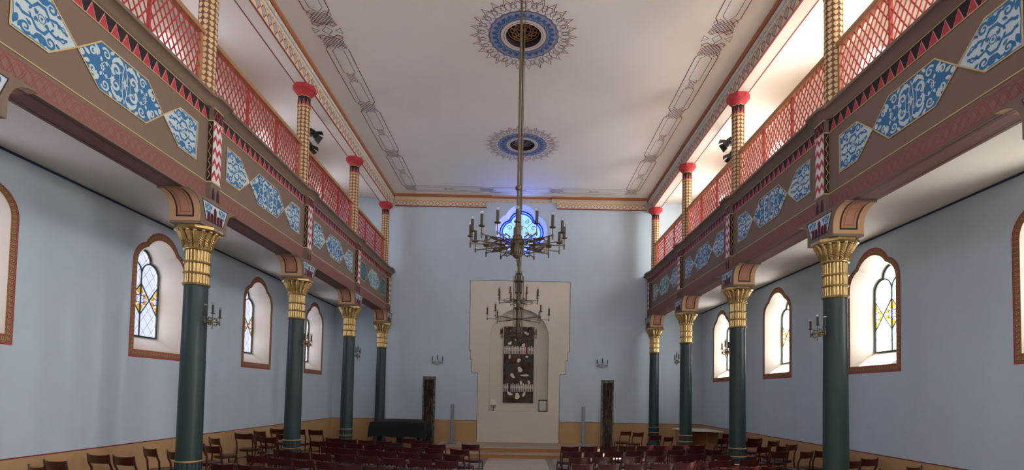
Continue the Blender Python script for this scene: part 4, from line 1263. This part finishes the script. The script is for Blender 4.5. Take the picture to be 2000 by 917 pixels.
for row, v, n, odd in ((0, 1.58, 19, 14), (1, .36, 17, 3)):
    for k in range(n):
        u = .035 + (W_ - .07) * k / (n - 1)
        m = MB(); m.mat(('figure_red' if row == 0 else 'figure_blue') if k == odd else 'figure_white')
        figure(m, u, v, .27 * (1.0 if k != odd else 1.08) * (.9 + .1 * ((k * 7) % 3) / 2))
        o = m.build('figure', t, smooth=False)
        if k == odd: o['label'] = 'red figure' if row == 0 else 'blue figure'

# seven armed candle holder
bx, by, bz = CX - .80, niche_y - .16, NB + .001
t = thing('candelabrum', (bx, by, bz), 'small seven armed candle holder with white candles, left on the niche shelf', 'candle holder')
m = MB().mat('brass_dark'); m.lathe([(.055, bz), (.05, bz + .012), (.012, bz + .025), (.009, bz + .17)], bx, by, 14)
for r in (.03, .055, .08):
    m.tube([(bx - r * cos(a), by, bz + .17 - r * sin(a)) for a in [pi * k / 12 for k in range(13)]], .005, 6)
for k in range(7): m.lathe([(.006, bz + .17), (.012, bz + .185)], bx + (k - 3) * .0265, by, 8)
m.build('stand', t)
for k in range(7):
    m = MB().mat('candle_white'); m.lathe([(.0085, bz + .186), (.0085, bz + .36 + .012 * ((k * 5) % 3)), (.003, bz + .375 + .012 * ((k * 5) % 3))], bx + (k - 3) * .0265, by, 8); m.build('candle', t)
# framed sheet
bx, by = CX + .80, niche_y - .13
t = thing('picture_frame', (bx, by, NB), 'dark framed sheet leaning at the right end of the niche shelf', 'picture')
ln = .10
pf = lambda u, v, h: (bx + u, by + ln * v / .38 - h, NB + .002 + v)
m = MB().mat('frame_dark')
for a in ([(-.145, .0), (.145, 0), (.145, .03), (-.145, .03)], [(-.145, .35), (.145, .35), (.145, .38), (-.145, .38)], [(-.145, .03), (-.115, .03), (-.115, .35), (-.145, .35)], [(.115, .03), (.145, .03), (.145, .35), (.115, .35)]):
    m.grid([[pf(u, v, 0) for u, v in a], [pf(u, v, .02) for u, v in a]], True); m.face([pf(u, v, .02) for u, v in a]); m.face([pf(u, v, 0) for u, v in a])
m.build('frame', t)
m = MB().mat('paper'); m.face([pf(-.118, .028, .006), pf(.118, .028, .006), pf(.118, .352, .006), pf(-.118, .352, .006)])
m.mat('paint_grey')
for k in range(9): m.face([pf(-.06, .09 + .024 * k, .008), pf(.05 + .01 * (k % 3), .09 + .024 * k, .008), pf(.05 + .01 * (k % 3), .094 + .024 * k, .008), pf(-.06, .094 + .024 * k, .008)])
m.build('sheet', t, smooth=False)

# weathered slabs, loudspeakers
for x, y, lab in ((-2.66, 15.65, 'tall weathered dark wood slab in a grey frame, left of the steps behind the covered piano'), (2.75, 15.8, 'tall weathered dark wood slab in a grey frame, right of the steps')):
    t = thing('wooden_slab', (x, y, 0), lab, 'slab')
    m = MB().mat('old_frame'); h = 2.27; w2 = .185
    m.box(x - w2, x - w2 + .045, y, y + .12, 0, h); m.box(x + w2 - .045, x + w2, y, y + .12, 0, h); m.box(x - w2 + .045, x + w2 - .045, y, y + .12, h - .10, h); m.box(x - w2 + .045, x + w2 - .045, y, y + .12, 0, .08)
    m.build('frame', t)
    m = MB().mat('old_wood')
    for k in range(7):
        a = x - w2 + .045 + k * (2 * w2 - .09) / 7; d_ = rnd.uniform(.0, .03)
        m.prism([(a, y + .02 + d_), (a + .02, y + .005 + d_), (a + .038, y + .02 + d_), (a + .04, y + .1), (a, y + .1)], 'z', .08, h - .10)
    m.build('boards', t)
for x, lab in ((-1.965, 'slim silver column loudspeaker on the left end of the steps'), (2.03, 'slim silver column loudspeaker on the right end of the steps')):
    y = 15.9; t = thing('column_speaker', (x, y, .25), lab, 'loudspeaker', 'silver column loudspeakers')
    m = MB().mat('silver'); m.prism([(x - .05, y + .03), (x - .05, y - .03), (x - .035, y - .05), (x + .035, y - .05), (x + .05, y - .03), (x + .05, y + .03)], 'z', .262, 1.44); m.build('cabinet', t)
    m = MB().mat('silver_grille'); m.box(x - .036, x + .036, y - .054, y - .05, .95, 1.42); 
    m.mat('silver')
    for k in range(4): m.lathe([(.026, 0), (.026, .001)], 0, 0, 12) if False else None
    for k in range(5): m.box(x - .03, x + .03, y - .057, y - .054, 1.0 + .085 * k, 1.035 + .085 * k)
    m.build('grille', t)
    m = MB().mat('silver'); m.lathe([(.13, .25), (.13, .258), (.05, .268)], x, y, 28); m.build('base', t)

# covered grand piano
px0, px1, py0, py1 = -3.93, -2.47, 14.0, 15.75
t = thing('grand_piano', (-3.2, 14.8, 0), 'grand piano under a black cloth cover, left of the steps', 'piano')
outl = [(px0, py0), (px1, py0), (px1 + .03, py0 + .45), (px1 - .12, py0 + 1.0), (px1 - .45, py1 - .12), (px0 + .62, py1), (px0 + .16, py1 - .18), (px0, py1 - .5)]
def dense(P, n=9):
    o = []
    for a, b in zip(P, P[1:] + P[:1]):
        for k in range(n): o.append((a[0] + (b[0] - a[0]) * k / n, a[1] + (b[1] - a[1]) * k / n))
    return o
dn = dense(outl); cx_ = sum(p[0] for p in dn) / len(dn); cy_ = sum(p[1] for p in dn) / len(dn)
m = MB().mat('cover_black'); rows = []
for lev, (z, off) in enumerate(((.972, -.06), (.962, -.01), (.93, .01), (.80, .03), (.68, .04), (.56, .05))):
    R_ = []
    for k, (x, y) in enumerate(dn):
        dx, dy = x - cx_, y - cy_; l = math.hypot(dx, dy)
        wv = (.022 * sin(k * 1.9) + .016 * sin(k * .77 + 1)) * (lev / 5)
        zz = z + (.03 * sin(k * .45) + .018 * sin(k * 1.1)) * (lev / 5)
        R_.append((x + dx / l * (off + wv), y + dy / l * (off + wv), zz))
    rows.append(R_)
m.grid(rows, True); top = rows[0]
for k in range(len(top)): m.face([top[k], top[(k + 1) % len(top)], (cx_, cy_, .985)])
m.build('cloth_cover', t, sharp=60)
m = MB().mat('black_metal'); m.prism([(cx_ + (x - cx_) * .93, cy_ + (y - cy_) * .93) for x, y in outl], 'z', .60, .93); m.build('body', t)
for x, y in ((px0 + .2, py0 + .25), (px1 - .2, py0 + .25), (px0 + .55, py1 - .3)):
    m = MB().mat('black_metal'); m.lathe([(.03, .0), (.035, .05), (.045, .10), (.06, .45), (.07, .60)], x, y, 12); m.build('leg', t)
m = MB().mat('black_metal'); m.box(cx_ - .1, cx_ + .1, py0 + .28, py0 + .34, .10, .60); m.box(cx_ - .08, cx_ + .08, py0 + .2, py0 + .3, .08, .11); m.build('pedal_lyre', t)
t = thing('piano_bench', (-3.2, 13.45, 0), 'low dark bench in front of the covered piano', 'bench')
m = MB().mat('black_metal'); m.box(-3.5, -2.92, 13.32, 13.62, .40, .46); m.build('seat', t)
for x in (-3.47, -2.95):
    for y in (13.34, 13.60): m = MB().mat('black_metal'); m.lathe([(.012, 0), (.02, .40)], x, y, 8); m.build('leg', t)

# white table in the far right corner
t = thing('folding_table', (5.13, 14.8, .14), 'white topped table with metal legs in the far right corner', 'table')
m = MB().mat('white_board'); m.box(4.62, 5.66, 14.25, 15.45, .85, .875); m.build('table_top', t)
for x in (4.70, 5.58):
    for y in (14.33, 15.37): m = MB().mat('steel'); m.lathe([(.018, .14), (.018, .85)], x, y, 12); m.build('leg', t)
m = MB().mat('rail_wood'); m.box(4.66, 4.68, 14.4, 15.3, .5, .85); m.box(5.60, 5.62, 14.4, 15.3, .5, .85); m.box(4.7, 5.6, 15.34, 15.36, .35, .85); m.build('apron', t)
m = MB().mat('offwhite'); m.box(-4.68, -4.62, D - .015, D, .93, 1.02); o = m.build('wall_socket', org=(-4.65, D, .97)); tag(o, 'small white socket on the end wall beside the farthest left column', 'socket')

# ================================================================ CHAIRS
def make_chair():
    t = thing('chair', (0, 0, 0), 'chair', 'chair', local=True)
    W2 = .186; SZ = .41; TZ = .741
    # backrest board, curved, top centre at the origin of the plan
    m = MB().mat('mahogany'); rows = []
    N = 12
    def bk(u): return .035 * (1 - (u / W2) ** 2)          # bows backwards
    prof = [(0, -.008), (0, .010), (1, .010), (1, -.008)]
    rows = []
    for k in range(N + 1):
        u = -W2 + 2 * W2 * k / N; y = -bk(u); lean = .03
        top = TZ - .012 + .010 * abs(u / W2) ** 2; bot = TZ - .125
        rows.append([(u, y - .009 + lean * .0, top), (u, y + .009, top), (u, y + .009 + lean, bot), (u, y - .009 + lean, bot)])
    m.grid(rows, True); m.face(rows[0]); m.face(rows[-1]); m.build('backrest', t, sharp=50)
    for sg in (-1, 1):                                     # rear legs run up to the board
        m = MB().mat('mahogany'); x = sg * W2
        m.tube([(x, .0, TZ + .004), (x, .02, TZ - .12), (x * .97, .055, .55), (x * .95, .07, SZ - .02), (x * .97, .04, .2), (x * 1.04, -.02, .0)], [.011, .013, .014, .015, .013, .010], 8); m.build('leg', t)
    for sg in (-1, 1):
        m = MB().mat('mahogany'); m.tube([(sg * .145, .35, SZ - .02), (sg * .155, .37, .2), (sg * .165, .385, 0)], [.016, .013, .010], 8); m.build('leg', t)
    m = MB().mat('mahogany')
    def rr_(a):                                            # rounded D-shaped seat
        c_, s_ = cos(a), sin(a); e = 2.6
        return (.190 * (abs(c_) ** (2 / e)) * (1 if c_ > 0 else -1), .225 + .182 * (abs(s_) ** (2 / e)) * (1 if s_ > 0 else -1))
    ang = [2 * pi * k / 28 for k in range(28)]
    rows = []
    for f, z in ((.90, SZ - .055), (.97, SZ - .05), (.97, SZ - .022), (1.0, SZ - .018), (1.0, SZ - .004), (.96, SZ), (.7, SZ - .008), (.3, SZ - .012)):
        rows.append([(rr_(a)[0] * f, .225 + (rr_(a)[1] - .225) * f, z) for a in ang])
    i = m.grid(rows, True); m.face(rows[0][::-1]); m.face(rows[-1]); m.build('seat', t, sharp=40)
    m = MB().mat('mahogany')
    m.tube([(-.168, .05, .22), (-.155, .36, .22)], .009, 6); m.tube([(.168, .05, .22), (.155, .36, .22)], .009, 6); m.tube([(-.16, .21, .22), (.16, .21, .22)], .008, 6)
    m.build('stretcher', t)
    return t
BLOCK = {
    ('l', -1): [(3.28, 7.19), (3.68, 7.32), (4.1, 7.4)],
    ('l', 0): [(1.49, 7.3), (1.91, 7.34), (2.35, 7.53), (2.78, 7.81), (3.2, 7.96), (3.63, 8.15), (4.11, 8.4)],
    ('l', 1): [(1.05, 8.16), (1.48, 8.27), (1.94, 8.38), (2.4, 8.55), (2.83, 8.73), (3.25, 8.79), (3.66, 8.93), (4.07, 9.19)],
    ('l', 2): [(1.04, 9.0), (1.45, 9.12), (1.87, 9.19), (2.28, 9.33), (2.67, 9.5), (3.08, 9.62), (3.47, 9.8)],
    ('l', 3): [(1.04, 9.85), (1.54, 9.96), (1.97, 10.03), (2.38, 10.23), (2.85, 10.45), (3.28, 10.64), (3.7, 10.78), (4.12, 10.9)],
    ('l', 4): [(0.92, 10.77), (1.6, 10.67), (1.99, 10.87), (2.8, 11.13), (3.22, 11.3), (3.64, 11.4), (4.05, 11.63)],
    ('l', 5): [(2.01, 11.45), (2.45, 12.0)],
    ('r', 0): [(3.25, 7.95), (3.65, 8.11), (4.06, 8.21)],
    ('r', 1): [(1.07, 8.09), (1.5, 8.16), (1.93, 8.23), (2.36, 8.3), (2.79, 8.51), (3.2, 8.73), (3.59, 8.9), (4.09, 9.07)],
    ('r', 2): [(1.12, 8.94), (1.53, 9.02), (2.07, 9.21), (2.55, 9.4), (3.01, 9.56), (3.4, 9.82), (3.86, 9.75)],
    ('r', 3): [(1.08, 9.8), (1.5, 9.89), (1.91, 10.05), (2.35, 10.2), (2.77, 10.32), (3.24, 10.44), (3.67, 10.58), (4.07, 10.69)],
    ('r', 4): [(1.13, 10.74), (1.54, 10.86), (1.97, 10.97), (2.38, 11.08), (2.79, 11.21), (3.19, 11.35), (3.61, 11.42), (4.05, 11.62)],
}
LOOSE = [
    (-5.27, 8.70, -0.47),
    (-4.85, 8.39, -0.40),
    (-5.56, 9.67, -0.60),
    (-5.59, 10.75, -0.15),
    (-5.59, 11.41, -0.49),
    (-5.13, 10.44, -0.54),
    (-4.76, 10.07, -0.30),
    (-5.54, 12.16, -0.21),
    (-5.06, 12.10, -0.13),
    (-4.79, 10.77, -0.42),
    (-4.62, 12.05, -0.30),
    (3.27, 15.57, 0.46),
    (3.56, 15.21, 0.44),
    (3.79, 14.16, 0.42),
    (4.03, 13.75, 0.65),
    (5.44, 13.32, 0.36),
    (4.69, 11.75, 0.56),
    (5.53, 12.04, 0.23),
    (5.05, 11.07, 0.17),
    (5.64, 11.37, 0.51),
    (4.79, 10.02, 0.46),
    (5.25, 10.21, 0.50),
    (5.62, 10.59, 0.55),
    (4.66, 9.16, 0.28),
    (5.18, 9.23, 0.54),
    (5.57, 9.42, 0.37),
    (5.62, 8.96, 0.41),
    (5.20, 7.98, 0.42),
    (5.67, 8.31, 0.36),
    (4.82, 7.02, 0.43),
    (5.66, 7.36, 0.47),
    (-5.59, 6.41, -0.28),
    (-5.58, 7.05, -0.26),
    (-5.14, 6.92, -0.30),
    (-5.47, 7.87, -0.54),
    (-4.89, 7.56, -0.48),
    (-5.39, 5.94, -0.51),
]

ROWN = {-1: 'nearest row', 0: 'second row', 1: 'third row', 2: 'fourth row', 3: 'fifth row', 4: 'sixth row', 5: 'farthest short row'}
ROWR = {0: 'nearest row', 1: 'second row', 2: 'third row', 3: 'fourth row', 4: 'farthest row'}
NTH = ['first', 'second', 'third', 'fourth', 'fifth', 'sixth', 'seventh', 'eighth', 'ninth', 'tenth', 'eleventh', 'twelfth', 'thirteenth', 'fourteenth', 'fifteenth', 'sixteenth', 'seventeenth', 'eighteenth', 'nineteenth', 'twentieth']
proto = None
def put_chair(x, y, z, th, lab, grp):
    global proto
    if proto is None:
        proto = make_chair(); proto.location = Vector((x, y, z)) * K; proto.rotation_euler.z = th; proto['label'] = lab; proto['group'] = grp
        KIDS[proto.name] = [(c, []) for c in children(proto)]
    else: copy_thing(proto, (x, y, z), th, lab, grp)
rj = random.Random(5)
for (k, r), L in sorted(BLOCK.items()):
    s = -1 if k == 'l' else 1
    for i, (x, y) in enumerate(L):
        row = (ROWN if k == 'l' else ROWR)[r]
        lab = 'dark red wooden chair, %s from the centre aisle in the %s, %s block' % (NTH[i], row, SIDE[s])
        put_chair(s * x, y, 0, s * .28 + rj.uniform(-.03, .03), lab, 'chair rows in the %s block' % SIDE[s])
grp = {}
for x, y, th in LOOSE: grp.setdefault('steps' if abs(x) < 4.4 else ('left' if x < 0 else 'right'), []).append((x, y, th))
for g_, L in grp.items():
    L.sort(key=lambda q: (q[1], q[0]))
    for i, (x, y, th) in enumerate(L):
        if g_ == 'steps': lab = 'dark wooden chair by the farthest right column, %s nearest of four' % NTH[i]; z = 0
        else: lab = 'loose dark wooden chair in the %s side aisle, %s from the viewer' % (g_, NTH[i]); z = .14
        put_chair(x, y, z, th, lab, 'loose chairs under the %s gallery' % g_ if z else 'loose chairs by the far right column')
